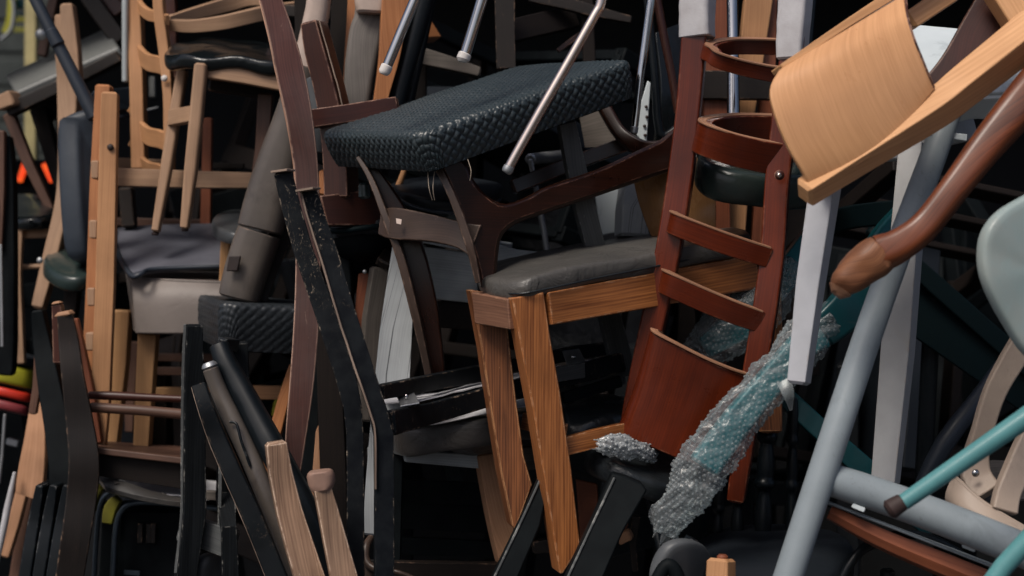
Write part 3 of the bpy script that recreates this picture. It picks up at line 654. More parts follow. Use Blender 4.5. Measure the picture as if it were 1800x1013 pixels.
sc_ = blob(T, 'screw_hole', 1370, 308, 2.17, 9, 'mahog'); blob(T, 'screw', 1370, 308, 2.166, 4.5, 'chromewarm', sub=sc_)
T.done()
T = Thing('foam_sleeve', 'grey foam sleeve over the left post of the red ladder back chair', 'packing')
beam(T, 'foam_sleeve', [(1229, -60, 2.25, 56), (1226, 0, 2.25, 55), (1225, 40, 2.25, 54), (1226, 68, 2.25, 54)], 'whitewrap', t=58, roll=-24, k=.35, sm=3, wob=.0013); T.done()
T = Thing('foam_sleeve', 'grey foam sleeve over the right post beside the beech backrest', 'packing')
beam(T, 'foam_sleeve', [(1402, -60, 2.22, 54), (1398, 10, 2.22, 50), (1394, 60, 2.22, 48), (1392, 108, 2.22, 44)], 'whitewrap', t=62, roll=-24, k=.3, sm=3, wob=.0013); T.done()
T = Thing('vinyl_stool', 'round black vinyl seat showing below the second bent slat', 'stool')
pad(T, 'seat', [(1222, 300, 2.33), (1240, 318, 2.27), (1300, 332, 2.245), (1380, 342, 2.27), (1460, 335, 2.35), (1420, 312, 2.5), (1300, 296, 2.55), (1236, 292, 2.42)], .055, 'greengloss', n=5, puff=.1, inset=.02)
beam(T, 'leg', [(1290, 300, 2.45, 24), (1288, 60, 2.5, 20), (1286, -60, 2.5, 20)], 'chrome', sec='o')
beam(T, 'leg', [(1400, 310, 2.42, 24), (1420, 60, 2.45, 20), (1430, -60, 2.45, 20)], 'blacktube', sec='o')
T.done()

# --- bubble wrap
def bubblewrap(label, path, pitch=.0076, rad=.0027, crump=.009, flat=.8, seed=1, mat='bubble'):
    T = Thing('bubble_wrap', label, 'bubble wrap', 'bubble wrap bound round chair legs')
    rnd = random.Random(seed)
    q = catmull(path, 20); C = [P(*a[:3]) for a in q]; Rr = [a[3] * a[2] / FPX / 2 for a in q]
    n = len(C); m = 110; V, rings = [], []; s = 0; Nn = []
    for i in range(n):
        tg = (C[min(i + 1, n - 1)] - C[max(i - 1, 0)]).normalized(); W = tg.cross(Vector((0, 1, 0))).normalized(); D = W.cross(tg)
        if i: s += (C[i] - C[i - 1]).length
        for j in range(m):
            a = 2 * math.pi * j / m; d = W * math.cos(a) + D * math.sin(a) * flat
            p0 = C[i] + d * Rr[i]
            f = noise.noise(p0 * 30 + Vector((seed * 7, 0, 0))) * crump + noise.noise(p0 * 85) * crump * .5 - abs(noise.noise(p0 * 55 + Vector((3, 3, 3)))) * crump * .6 + abs(noise.noise(Vector((a * 1.4 + s * 16, s * 4, seed)))) * crump * 1.1
            sh = tg * (noise.noise(Vector((a * 2, seed * 3.1, 0))) * .03 if (i == 0 or i == n - 1) else 0)
            V.append(p0 + d * f + sh)
    F = [(i * m + j, i * m + (j + 1) % m, (i + 1) * m + (j + 1) % m, (i + 1) * m + j) for i in range(n - 1) for j in range(m)]
    T.add('sheet', list(V), F, None, mat, wn=False, ang=180)
    # bubbles: one low dome each, in staggered rows on the sheet
    BV, BF = [], []
    Ltot = sum((C[i] - C[i - 1]).length for i in range(1, n)); rows = int(Ltot / (pitch * .87)); i0 = 0
    cum = [0]
    for i in range(1, n): cum.append(cum[-1] + (C[i] - C[i - 1]).length)
    for r in range(rows):
        sp = (r + .5) * pitch * .87
        while i0 < n - 2 and cum[i0 + 1] < sp: i0 += 1
        f = (sp - cum[i0]) / max(1e-6, cum[i0 + 1] - cum[i0]); rr_ = Rr[i0] * (1 - f) + Rr[i0 + 1] * f
        nb = max(6, int(2 * math.pi * rr_ * .9 / pitch))
        for b in range(nb):
            a = (b + (r % 2) * .5) / nb * m; j = int(a) % m; g = a - int(a)
            def vv(i, j): return V[i * m + j % m]
            p00, p01, p10, p11 = vv(i0, j), vv(i0, j + 1), vv(i0 + 1, j), vv(i0 + 1, j + 1)
            c = (p00 * (1 - g) + p01 * g) * (1 - f) + (p10 * (1 - g) + p11 * g) * f
            nn = (p01 - p00).cross(p10 - p00)
            if nn.dot(c - (C[i0] * (1 - f) + C[i0 + 1] * f)) < 0: nn = -nn
            nn.normalize(); ex = (p01 - p00).normalized(); ey = nn.cross(ex)
            R0 = rad * rnd.uniform(.8, 1.15); hh = rnd.choice((.9, .8, .6, .3)) * R0; k0 = len(BV)
            for (rs, hs) in ((1, 0), (.85, .6), (.45, .93)):
                for z in range(7):
                    an = 2 * math.pi * z / 7; BV.append(c + (ex * math.cos(an) + ey * math.sin(an)) * R0 * rs + nn * hh * hs)
            for z in range(7):
                zz = (z + 1) % 7
                BF.append((k0 + z, k0 + zz, k0 + 7 + zz, k0 + 7 + z)); BF.append((k0 + 7 + z, k0 + 7 + zz, k0 + 14 + zz, k0 + 14 + z))
            BF.append(tuple(k0 + 14 + z for z in range(7)))
    T.add('bubble', BV, BF, None, mat, kind='stuff', wn=False, ang=80)
    return T
t_ = bubblewrap('long torn bubble wrap roll hanging over the teal leg, in front of the red panel',
    [(1166, 940, 2.12, 34), (1180, 907, 2.12, 56), (1205, 873, 2.12, 78), (1227, 839, 2.12, 86), (1248, 804, 2.12, 84), (1285, 754, 2.125, 78), (1325, 704, 2.13, 72), (1368, 655, 2.14, 70), (1412, 606, 2.155, 72), (1452, 562, 2.175, 66)], seed=3)
loft(t_, 'flap', [[(1365, 675, 2.1), (1378, 700, 2.09), (1388, 722, 2.1)], [(1388, 660, 2.1), (1396, 690, 2.09), (1393, 720, 2.1)]], .0012, 'bubble', n=4, m=4, wob=.01)
t_.done()
t_ = bubblewrap('crumpled bubble wrap bundle seen between the slats of the red chair',
    [(1222, 612, 2.36, 50), (1262, 592, 2.36, 88), (1310, 562, 2.36, 92), (1350, 520, 2.37, 84), (1390, 470, 2.4, 64)], seed=5)
t_.done()
t_ = bubblewrap('small bubble wrap lump under the corner of the red panel',
    [(1052, 780, 2.17, 18), (1072, 783, 2.17, 36), (1102, 789, 2.18, 38), (1128, 797, 2.2, 26), (1150, 802, 2.24, 14)], seed=9, crump=.007, mat='bubblegrey')
t_.done()
T = Thing('teal_bar_stool', 'hidden teal bar running inside the bubble wrap behind the red slats', 'stool')
beam(T, 'leg', [(1236, 612, 2.37, 40), (1300, 570, 2.37, 58), (1380, 485, 2.40, 46), (1440, 400, 2.48, 40)], 'tealin', t=30); T.done()

# --- wood seen through the slats of the red chair
T = Thing('slatted_wood_chair', 'brown wooden chair whose upright bars show through the red slats', 'chair')
beam(T, 'stile', [(1258, -20, 2.62, 40), (1256, 200, 2.62, 42), (1262, 460, 2.62, 44), (1250, 700, 2.62, 44)], 'reddish', t=30)
beam(T, 'bar', [(1335, -20, 2.66, 50), (1318, 110, 2.66, 44), (1302, 220, 2.66, 40), (1290, 420, 2.66, 36)], 'pine', t=24)
beam(T, 'bar', [(1352, -20, 2.68, 26), (1346, 220, 2.68, 28), (1332, 460, 2.68, 30)], 'reddish', t=24)
beam(T, 'bar', [(1292, 340, 2.7, 60), (1310, 470, 2.7, 60)], 'brown', t=24)
beam(T, 'crossbar', [(1225, 150, 2.6, 50), (1420, 152, 2.6, 50)], 'brown', t=20)
board(T, 'seat_panel', [(1200, 330, 2.74), (1430, 340, 2.74), (1440, 660, 2.74), (1190, 660, 2.74)], .02, 'brownd')
T.done()
T = Thing('gold_back_chair', 'glossy golden brown rounded backrest beside the red left post', 'chair')
loft(T, 'backrest', [[(1112, 300, 2.5), (1122, 350, 2.49), (1140, 400, 2.49), (1158, 436, 2.5)], [(1185, 270, 2.46), (1195, 340, 2.46), (1200, 400, 2.46), (1205, 440, 2.47)], [(1250, 290, 2.5), (1255, 340, 2.5), (1255, 400, 2.5), (1250, 440, 2.5)]], .012, 'goldpanel', n=4, m=6, bevel=.003)
beam(T, 'leg', [(1230, 430, 2.52, 30), (1240, 600, 2.56, 28)], 'brownd')
T.done()

# --- lower right: dark seats, disc, post with red top, spindles
T = Thing('disc_stool', 'grey plastic disc seat tilted on edge at the bottom', 'stool')
pad(T, 'seat', [(1148, 1030, 2.03), (1152, 990, 2.03), (1172, 958, 2.03), (1200, 948, 2.04), (1230, 955, 2.07), (1246, 985, 2.1), (1250, 1040, 2.12), (1235, 1100, 2.12), (1200, 1120, 2.08), (1165, 1100, 2.05)], .022, 'greyoval', n=5, puff=.1, wob=.0003)
beam(T, 'rim', [(1236, 1060, 2.09, 30), (1238, 1010, 2.09, 30), (1224, 968, 2.09, 26), (1205, 950, 2.08, 18)], 'blacktube', sm=4)
beam(T, 'arm_bar', [(1140, 1060, 2.0, 30), (1166, 1000, 2.0, 24), (1185, 1002, 2.0, 26), (1205, 1060, 2.0, 30)], 'blackplain', sec='o', sm=5)
beam(T, 'stem', [(1200, 1050, 2.15, 30), (1215, 1160, 2.25, 30)], 'steel', sec='o')
T.done()
T = Thing('wooden_leg_stool', 'square pale beech leg end with red plug at the bottom edge', 'stool')
lg = beam(T, 'leg', [(1268, 982, 1.98, 40), (1266, 1060, 1.97, 44), (1260, 1180, 1.96, 46)], 'pine', t=40, roll=-32, k=.2, wob=.0008)
beam(T, 'plug', [(1270, 975, 1.98, 20), (1270, 986, 1.98, 20)], 'reddish', sec='o')
beam(T, 'stretcher', [(1262, 1130, 1.97, 30), (1400, 1150, 2.05, 30)], 'pine')
T.done()
T = Thing('round_seat_chair', 'low dark navy round seat behind the beech leg end', 'chair')
pad(T, 'seat', [(1210, 1010, 2.2), (1240, 1050, 2.08), (1330, 1075, 2.03), (1440, 1050, 2.06), (1500, 1000, 2.2), (1480, 960, 2.45), (1380, 942, 2.55), (1280, 948, 2.5), (1225, 972, 2.38)], .05, 'navyseat', n=5)
beam(T, 'leg', [(1300, 1060, 2.2, 28), (1290, 1300, 2.2, 24)], 'blacktube', sec='o')
beam(T, 'leg', [(1430, 1050, 2.25, 28), (1440, 1300, 2.25, 24)], 'blacktube', sec='o')
T.done()
T = Thing('spiral_ring_stool', 'black curved tube rings beneath the brown seat board', 'stool')
for k_, (x, r) in enumerate(((1560, 120), (1590, 150))):
    beam(T, 'ring', [(x - r + 20, 1080, 2.12), (x - r * .8 + 20, 1010 - k_ * 12, 2.12), (x - r * .3, 962 - k_ * 14, 2.13), (x + r * .3, 956 - k_ * 10, 2.14), (x + r, 1010, 2.15)], 'blacktube', w=16, sec='o', sm=5)
beam(T, 'post', [(1560, 1000, 2.15, 26), (1560, 1150, 2.15, 26)], 'blacktube', sec='o')
T.done()
def spindle(T, x0, y0, x1, y1, d, w, mat, name='spindle'):
    pts = []; n = 34
    for i in range(n + 1):
        f = i / n; r = w * (.62 + .3 * abs(math.sin(f * 9)) + (.3 if abs(f - .3) < .035 or abs(f - .62) < .03 else 0))
        pts.append((x0 + (x1 - x0) * f, y0 + (y1 - y0) * f, d, r))
    beam(T, name, pts, mat, sec='o', sm=2)
T = Thing('spindle_chair', 'black turned spindles standing in the dark right of the bubble wrap', 'chair')
spindle(T, 1352, 690, 1340, 945, 2.4, 34, 'blacktube'); spindle(T, 1300, 760, 1296, 950, 2.42, 26, 'blacktube'); spindle(T, 1264, 800, 1262, 950, 2.44, 20, 'blacktube')
beam(T, 'crossbar', [(1240, 950, 2.45, 30), (1420, 955, 2.42, 30)], 'blacktube', sec='o')
spindle(T, 1395, 700, 1390, 945, 2.42, 22, 'blacktube')
T.done()
# ================================================================ centre of the pile
# --- woven seat upside of a walnut lounge chair
T = Thing('woven_seat_chair', 'large black woven seat on a dark walnut frame, centre of the pile', 'chair')
weave_seat(T, 'seat', (738, 238, 2.12), (586, 227, 2.43), (1116, 104, 2.32), .060, 'weave', pitch=.0130, amp=.0036, res=.0014, sideamp=1.0, side_pitch=1.35)
# front legs and Y shaped arm
beam(T, 'leg', [(632, 280, 2.34, 8, 34), (655, 320, 2.33, 10, 36), (682, 390, 2.32, 13, 44), (706, 455, 2.32, 15, 50), (728, 540, 2.32, 15, 48), (744, 610, 2.33, 13, 44), (757, 672, 2.34, 12, 40)], 'walnutdust', sm=5, k=.35)
beam(T, 'leg_cheek', [(652, 290, 2.36, 14, 30), (690, 360, 2.36, 34, 30), (720, 430, 2.36, 44, 30), (745, 520, 2.36, 42, 30), (760, 600, 2.37, 34, 30), (770, 680, 2.38, 30, 30)], 'walnut', sm=5, k=.3)
beam(T, 'leg', [(768, 292, 2.20, 12, 30), (790, 335, 2.19, 13, 30), (812, 390, 2.19, 15, 32), (828, 440, 2.19, 14, 32), (840, 495, 2.2, 9, 30)], 'walnutdust', sm=5, k=.35)
dY = lambda x: 2.215 + max(0, x - 850) * .0006
plate(T, 'arm', [(x, y, dY(x)) for x, y in ((772, 286), (815, 280), (830, 312), (856, 344), (890, 358), (935, 341), (960, 327), (1048, 298), (1115, 267), (1160, 246), (1186, 226), (1198, 236), (1194, 290), (1150, 310), (1115, 322), (1048, 345), (960, 374), (905, 394), (882, 416), (876, 445), (872, 485), (866, 508), (848, 508), (840, 475), (824, 420), (803, 360), (785, 318))], .028, 'walnut', n=3, bevel=.006)
beam(T, 'arm', [(1060, 185, 2.5, 24, 24), (1090, 235, 2.48, 24, 24), (1130, 262, 2.45, 30, 24), (1172, 258, 2.43, 24, 24)], 'walnut', sm=5, k=.5)
beam(T, 'apron', [(676, 392, 2.33, 44, 22), (700, 394, 2.30, 56, 22), (760, 402, 2.26, 48, 22), (810, 414, 2.23, 46, 22), (838, 424, 2.22, 58, 22)], 'walnutdust', sm=5, k=.25)
beam(T, 'rear_rail', [(900, 330, 2.5, 26), (1000, 290, 2.52, 26), (1110, 250, 2.52, 26)], 'walnut', t=20)
board(T, 'sticker', [(696, 384, 2.268), (706, 386, 2.268), (705, 395, 2.266), (697, 393, 2.267)], .0008, 'sticker', bevel=0)
for pts in ([(752, 300, 2.18), (754, 330, 2.17), (760, 352, 2.18)], [(764, 300, 2.18), (761, 330, 2.17), (764, 352, 2.18)], [(822, 280, 2.17), (828, 300, 2.165), (826, 318, 2.17)]):
    beam(T, 'loose_thread', pts, 'twine', w=1.3, sec='o', sm=4, cap=False)
T.done()
T = Thing('ring_stool', 'thin black ring stool with blue sheen under the woven seat', 'stool')
beam(T, 'ring', [(690, 340, 2.5), (715, 358, 2.46), (755, 370, 2.43), (800, 374, 2.42), (850, 368, 2.43), (880, 350, 2.47)], 'bluetube', w=7, sec='o', sm=5)
pad(T, 'seat', [(680, 335, 2.6), (720, 352, 2.5), (780, 362, 2.46), (850, 356, 2.5), (885, 335, 2.6), (840, 322, 2.75), (740, 320, 2.75)], .02, 'navyseat', n=4)
beam(T, 'leg', [(712, 296, 2.6, 10), (704, 318, 2.6, 11), (690, 350, 2.6, 13)], 'pine', sec='o')
T.done()

# --- chrome tubes
def tube(lab, pts, mat='chrome', capmat=None, cap=None, w=None, group='chrome tube legs hanging over the pile', extra=None):
    T = Thing('tube_leg_stool', lab, 'stool', group)
    beam(T, 'leg', pts, mat, w=w, sec='o', sm=3)
    if cap: beam(T, 'foot_cap', cap, capmat, sec='o')
    x, y, d = pts[-1][:3]
    beam(T, 'seat_tube', [(x, y, d, 20), (x + 60, y - 6, d + .3, 20)], mat, sec='o')
    T.done()
tube('chrome leg with a white cap hanging left of the woven seat', [(680, 118, 2.15, 18), (706, 55, 2.15, 18.5), (742, -30, 2.15, 19), (775, -110, 2.15, 19)], cap=[(674, 131, 2.15, 17), (676, 126, 2.15, 21), (682, 113, 2.15, 21)], capmat='capwhite')
tube('chrome leg with a white cap pointing at the middle of the woven seat', [(817, 98, 2.2, 20), (832, 50, 2.2, 20), (856, -30, 2.2, 21), (880, -110, 2.2, 21)], cap=[(813, 109, 2.2, 18), (814, 104, 2.2, 24), (819, 92, 2.2, 24)], capmat='capwhite')
tube('long bent nickel leg lying across the woven seat', [(895, 294, 2.0, 17), (905, 275, 2.0, 17), (950, 195, 2.0, 17.5), (1000, 108, 2.0, 17.5), (1045, 28, 2.0, 17.5), (1056, 5, 2.0, 17.5), (1066, -60, 2.0, 18)], mat='chromewarm', cap=[(889, 304, 2.0, 18), (893, 298, 2.0, 20), (896, 291, 2.0, 19)], capmat='steel')
tube('thin dark chrome leg right of the woven seat', [(1116, 226, 2.42, 12), (1124, 150, 2.42, 14), (1136, 60, 2.42, 15), (1150, -40, 2.42, 16)], cap=[(1114, 236, 2.42, 13), (1116, 222, 2.42, 14)], capmat='steel')
tube('faint grey chrome rod behind the woven seat frame', [(962, 445, 2.62, 11), (955, 400, 2.62, 11), (944, 340, 2.62, 10), (932, 280, 2.62, 9)], mat='steel', group=None)
T = Thing('navy_frame_chair', 'navy black tube frame just behind the left chrome leg', 'chair')
beam(T, 'leg', [(690, 220, 2.6, 34), (705, 150, 2.6, 34), (735, 40, 2.6, 36), (755, -40, 2.6, 36)], 'blacktube', sec='o', sm=3)
beam(T, 'leg', [(715, 200, 2.7, 18), (740, 80, 2.7, 20), (765, -40, 2.7, 22)], 'blacktube', sec='o')
beam(T, 'seat_tube', [(700, 190, 2.65, 26), (860, 200, 2.8, 26)], 'blacktube', sec='o')
T.done()
T = Thing('dark_tube_chair', 'black bent steel frame curving down at the left of the red post', 'chair')
beam(T, 'leg', [(1150, -30, 2.5, 16), (1166, 60, 2.5, 15), (1180, 130, 2.5, 14), (1192, 200, 2.5, 14)], 'mahog', sec='o', sm=3)
beam(T, 'leg', [(1135, -30, 2.48, 14), (1150, 120, 2.48, 14), (1160, 235, 2.48, 16), (1188, 226, 2.48, 14)], 'blacktube', sec='o', sm=3)
loft(T, 'backrest', [[(1150, 60, 2.56), (1160, 160, 2.54), (1150, 250, 2.54)], [(1200, 40, 2.58), (1205, 160, 2.56), (1200, 240, 2.56)]], .012, 'blackgloss', n=4, m=4)
T.done()
T = Thing('perforated_bracket', 'pale grey metal bracket with a row of holes beside the thin chrome leg', 'bracket')
board(T, 'plate', [(1138, 142, 2.5), (1144, 146, 2.5), (1136, 258, 2.5), (1112, 230, 2.5)], .003, 'greyshell')
for x, y in ((1136, 188), (1137, 206), (1133, 222), (1134, 238)): blob(T, 'hole', x, y, 2.496, 3, 'rubber')
T.done()

# --- mahogany posts
T = Thing('sabre_post_chair', 'tall worn mahogany curved post with pale scuffed edge, left of centre', 'chair')
beam(T, 'rear_post', [(458, -60, 2.30, 34), (476, 0, 2.30, 38), (494, 60, 2.30, 44), (511, 130, 2.30, 49), (527, 210, 2.30, 46), (538, 290, 2.31, 42), (541, 360, 2.32, 42), (542, 480, 2.33, 44), (538, 580, 2.33, 44), (530, 680, 2.33, 42), (520, 770, 2.33, 36), (513, 850, 2.33, 24), (508, 900, 2.33, 16)], 'mahogw', t=36, sm=4, roll=7, k=.12)
strip(T, 'bare_edge', [(458, -60, 2.30, 34), (476, 0, 2.30, 38), (494, 60, 2.30, 44), (511, 130, 2.30, 49), (527, 210, 2.30, 46), (538, 290, 2.31, 42), (541, 360, 2.32, 42)], -1, 3, 'bareorange', dd=-.012, off=0)
beam(T, 'rear_rail', [(548, 470, 2.5, 60), (600, 465, 2.7, 60)], 'mahog', t=24)
T.done()
T = Thing('dark_post_chair', 'dark mahogany chair with flat cut post and crossbar under the woven seat', 'chair')
strip(T, 'bare_edge', [(552, 40, 2.48, 30), (562, 90, 2.48, 38), (578, 150, 2.48, 40), (590, 210, 2.48, 44)], 1, 2, 'bare', dd=-.02, off=5)
beam(T, 'rear_post', [(552, 40, 2.48, 30), (562, 90, 2.48, 38), (578, 150, 2.48, 40), (590, 210, 2.48, 44), (598, 280, 2.48, 46), (600, 350, 2.48, 46)], 'mahog', t=46, sm=4, roll=-20, k=.1)
beam(T, 'crossbar', [(546, 210, 2.46, 32), (610, 201, 2.46, 32), (700, 186, 2.48, 30)], 'mahog', t=24, k=.15)
board(T, 'seat_rail', [(560, 346, 2.46), (690, 330, 2.5), (690, 398, 2.5), (572, 398, 2.46)], .03, 'mahog')
T.done()
T = Thing('piped_seat_chair', 'black seat with teal piping behind the scratched black post', 'chair')
pad(T, 'seat', [(585, 404, 2.52), (640, 398, 2.48), (690, 396, 2.5), (700, 396, 2.75), (600, 400, 2.78)], .03, 'navyseat', n=4)
beam(T, 'piping', [(578, 406, 2.5), (610, 405, 2.47), (650, 400, 2.465), (692, 396, 2.48)], 'tealdark', w=11, sec='o', sm=4)
loft(T, 'seat_shell', [[(582, 416, 2.52), (640, 410, 2.49), (692, 404, 2.52)], [(600, 452, 2.56), (640, 456, 2.53), (690, 440, 2.56)], [(615, 464, 2.75), (640, 466, 2.75), (680, 458, 2.75)]], .01, 'blackplain', n=4, m=5)
beam(T, 'leg', [(598, 450, 2.56, 40), (610, 640, 2.56, 34), (620, 800, 2.56, 30)], 'blackplain')
beam(T, 'leg', [(652, 455, 2.6, 30), (655, 700, 2.6, 26)], 'brownd')
beam(T, 'foot_cap', [(640, 322, 2.42, 22), (642, 350, 2.42, 24)], 'greengloss', sec='o')
T.done()

# --- black painted chair with two long posts
T = Thing('black_painted_chair', 'scratched black chair with two bent posts rising left of the oak chair', 'chair')
beam(T, 'rear_post', [(497, 302, 2.14, 32), (512, 365, 2.14, 33), (533, 440, 2.14, 34), (570, 545, 2.13, 36), (606, 655, 2.12, 36), (620, 715, 2.12, 32), (624, 760, 2.12, 30), (625, 860, 2.12, 30), (625, 1050, 2.1, 32), (625, 1250, 2.1, 34)], 'blackworn', t=26, roll=6, k=.1)
beam(T, 'rear_post', [(541, 334, 2.08, 29), (556, 385, 2.08, 31), (578, 450, 2.08, 33), (606, 545, 2.07, 33), (640, 650, 2.06, 32), (664, 722, 2.06, 31), (674, 765, 2.06, 33), (675, 860, 2.06, 33), (675, 1050, 2.05, 34), (675, 1250, 2.05, 36)], 'blackworn', t=26, roll=12, k=.1)
strip(T, 'bare_edge', [(541, 334, 2.08, 29), (556, 385, 2.08, 31), (578, 450, 2.08, 33), (606, 545, 2.07, 33), (640, 650, 2.06, 32), (664, 722, 2.06, 31), (674, 765, 2.06, 33), (675, 860, 2.06, 33)], -1, 3.2, 'bare', dd=-.016, off=2)
beam(T, 'top_tip', [(526, 336, 2.065, 4), (557, 331, 2.055, 4)], 'bare', t=30)
beam(T, 'top_tip', [(483, 303, 2.135, 4), (512, 299, 2.125, 4)], 'bare', t=30)
beam(T, 'side_rail', [(664, 690, 2.1, 26), (760, 672, 2.3, 28), (850, 655, 2.45, 30)], 'black', t=22)
beam(T, 'front_rail', [(684, 744, 2.09, 44), (760, 726, 2.2, 36), (870, 694, 2.30, 34), (960, 672, 2.36, 34), (1095, 636, 2.4, 34)], 'black', t=22)
beam(T, 'inner_rail', [(700, 690, 2.3, 22), (860, 652, 2.45, 24), (1010, 620, 2.55, 24), (1095, 610, 2.6, 24)], 'black', t=20)
beam(T, 'slat', [(1096, 640, 2.42, 30), (1000, 655, 2.36, 26), (930, 668, 2.32, 24)], 'greyleg', t=14)
for x, y, d in ((712, 697, 2.16), (1006, 628, 2.44)):
    b_ = board(T, 'corner_bracket', [(x - 18, y - 10, d + .06), (x + 12, y - 14, d + .08), (x + 26, y + 12, d - .03), (x - 8, y + 18, d - .04)], .003, 'steel')
    blob(T, 'screw', x + 2, y, d - .01, 4, 'chrome', sub=b_)
T.done()
T = Thing('upholstered_seat', 'torn black seat pad with white lining squeezed under the black rails', 'seat cushion')
pad(T, 'cushion', [(686, 772, 2.42), (694, 777, 2.34), (725, 778, 2.30), (800, 768, 2.29), (900, 753, 2.31), (1000, 737, 2.36), (1000, 708, 2.6), (800, 738, 2.6), (700, 757, 2.55)], .046, 'brownleather', n=5, puff=.05, wob=.0025, inset=.010)
loft(T, 'lining', [[(714, 751, 2.27), (745, 742, 2.28), (800, 728, 2.31), (860, 713, 2.33), (940, 696, 2.36)], [(716, 753, 2.25), (750, 748, 2.26), (800, 739, 2.28), (860, 727, 2.30), (940, 712, 2.33)]], .0012, 'lining', n=5, m=3, wob=.004, bevel=0)
loft(T, 'torn_base', [[(775, 787, 2.30), (830, 782, 2.30), (890, 774, 2.31)], [(800, 794, 2.38), (840, 796, 2.38), (900, 792, 2.38)]], .003, 'brownleather', n=5, m=3, wob=.010, bevel=0)
T.done()
T = Thing('white_seat_pad', 'pale lining sheet lying between the black seat rails', 'fabric')
loft(T, 'fabric', [[(672, 712, 2.2), (760, 700, 2.24), (860, 676, 2.34), (1030, 640, 2.5)], [(676, 700, 2.5), (770, 690, 2.5), (870, 666, 2.55), (1060, 630, 2.65)]], .002, 'lining', n=5, m=3, wob=.006, bevel=0)
T.done()

# --- oak chair
T = Thing('oak_chair', 'oak chair frame with tapered legs and grey leather seat, centre right', 'chair')
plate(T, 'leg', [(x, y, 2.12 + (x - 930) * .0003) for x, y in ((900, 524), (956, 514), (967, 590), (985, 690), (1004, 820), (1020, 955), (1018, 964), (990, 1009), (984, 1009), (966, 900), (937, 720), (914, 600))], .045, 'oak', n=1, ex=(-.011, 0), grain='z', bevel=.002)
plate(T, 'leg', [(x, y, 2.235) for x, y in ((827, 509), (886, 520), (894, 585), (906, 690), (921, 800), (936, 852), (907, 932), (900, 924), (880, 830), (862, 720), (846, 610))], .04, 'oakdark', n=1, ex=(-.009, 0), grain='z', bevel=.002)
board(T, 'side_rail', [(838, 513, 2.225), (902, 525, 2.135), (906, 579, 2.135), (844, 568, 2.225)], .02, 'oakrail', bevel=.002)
board(T, 'front_rail', [(957, 515, 2.14), (1322, 447, 2.36), (1326, 508, 2.36), (964, 572, 2.14)], .024, 'oak', bevel=.002)
beam(T, 'hem', [(846, 504, 2.225), (880, 513, 2.165), (910, 517, 2.118), (958, 509, 2.122), (1050, 489, 2.175), (1160, 467, 2.235), (1300, 438, 2.33)], 'blackleather', w=4, sec='o', sm=3)
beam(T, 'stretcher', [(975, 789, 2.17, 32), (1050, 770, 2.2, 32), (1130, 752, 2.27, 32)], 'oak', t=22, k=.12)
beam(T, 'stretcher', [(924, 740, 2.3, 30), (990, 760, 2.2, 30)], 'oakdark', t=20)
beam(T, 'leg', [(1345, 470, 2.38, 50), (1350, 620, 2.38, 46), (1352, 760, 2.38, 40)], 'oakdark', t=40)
pad(T, 'seat_cushion', [(838, 496, 2.28), (860, 508, 2.18), (912, 513, 2.12), (960, 502, 2.13), (1050, 482, 2.18), (1160, 460, 2.24), (1310, 430, 2.34), (1290, 415, 2.55), (1150, 428, 2.58), (1000, 448, 2.55), (890, 470, 2.48), (858, 486, 2.36)], .035, 'greyleather', n=5, puff=.28, wob=.003, inset=.025)
T.done()
T = Thing('curved_oak_leg_chair', 'pale brown curved oak leg just left of the oak chair, near the bottom', 'chair')
beam(T, 'leg', [(858, 795, 2.4, 46), (868, 860, 2.4, 44), (880, 930, 2.4, 40), (888, 992, 2.4, 26)], 'tan', t=30, sm=4, roll=18, k=.15)
beam(T, 'seat_rail', [(858, 810, 2.42, 40), (990, 800, 2.55, 40)], 'greybrown', t=20)
T.done()

# --- grey leg in front of the seat, and its continuation
T = Thing('grey_leg_chair', 'flat dark grey stained leg leaning between woven seat and oak chair', 'chair')
beam(T, 'leg', [(994, 212, 2.34, 30), (1010, 290, 2.36, 34), (1028, 370, 2.38, 36), (1046, 440, 2.40, 34), (1064, 530, 2.44, 36), (1082, 600, 2.46, 38), (1096, 660, 2.48, 38)], 'greyleg', t=26, roll=10, k=.1)
beam(T, 'crossbar', [(1096, 655, 2.48, 40), (1010, 668, 2.46, 28)], 'greyleg', t=20)
T.done()
T = Thing('dark_cushion_chair', 'soft dark seat slumped behind the oak stretcher', 'chair')
pad(T, 'seat', [(990, 740, 2.34), (1010, 760, 2.28), (1080, 745, 2.3), (1150, 740, 2.4), (1130, 715, 2.6), (1020, 712, 2.6)], .04, 'blackleather', n=5, wob=.006)
beam(T, 'rail', [(990, 700, 2.36, 20), (1090, 670, 2.42, 20)], 'blackplain', t=14)
T.done()
T = Thing('crossed_leg_chair', 'black leather chair on crossed black legs at the bottom centre', 'chair')
pad(T, 'seat', [(1030, 800, 2.26), (1060, 826, 2.2), (1110, 850, 2.18), (1180, 872, 2.2), (1250, 880, 2.3), (1230, 830, 2.45), (1150, 800, 2.45), (1070, 785, 2.4)], .04, 'blackleather', n=5, wob=.005, puff=.15, inset=.02)
plate(T, 'leg', [(x, y, 2.11 - (y - 830) * .0003) for x, y in ((1076, 832), (1100, 838), (1128, 850), (1138, 862), (1096, 935), (1062, 1013), (1030, 1120), (950, 1120), (998, 1006), (1040, 916))], .03, 'blackplain', n=1, grain='z', bevel=.003)
plate(T, 'leg', [(x, y, 2.17 - (y - 830) * .0002) for x, y in ((950, 832), (966, 850), (950, 925), (912, 1013), (880, 1120), (815, 1120), (872, 1000), (918, 905))], .03, 'blackplain', n=1, grain='z', bevel=.003)
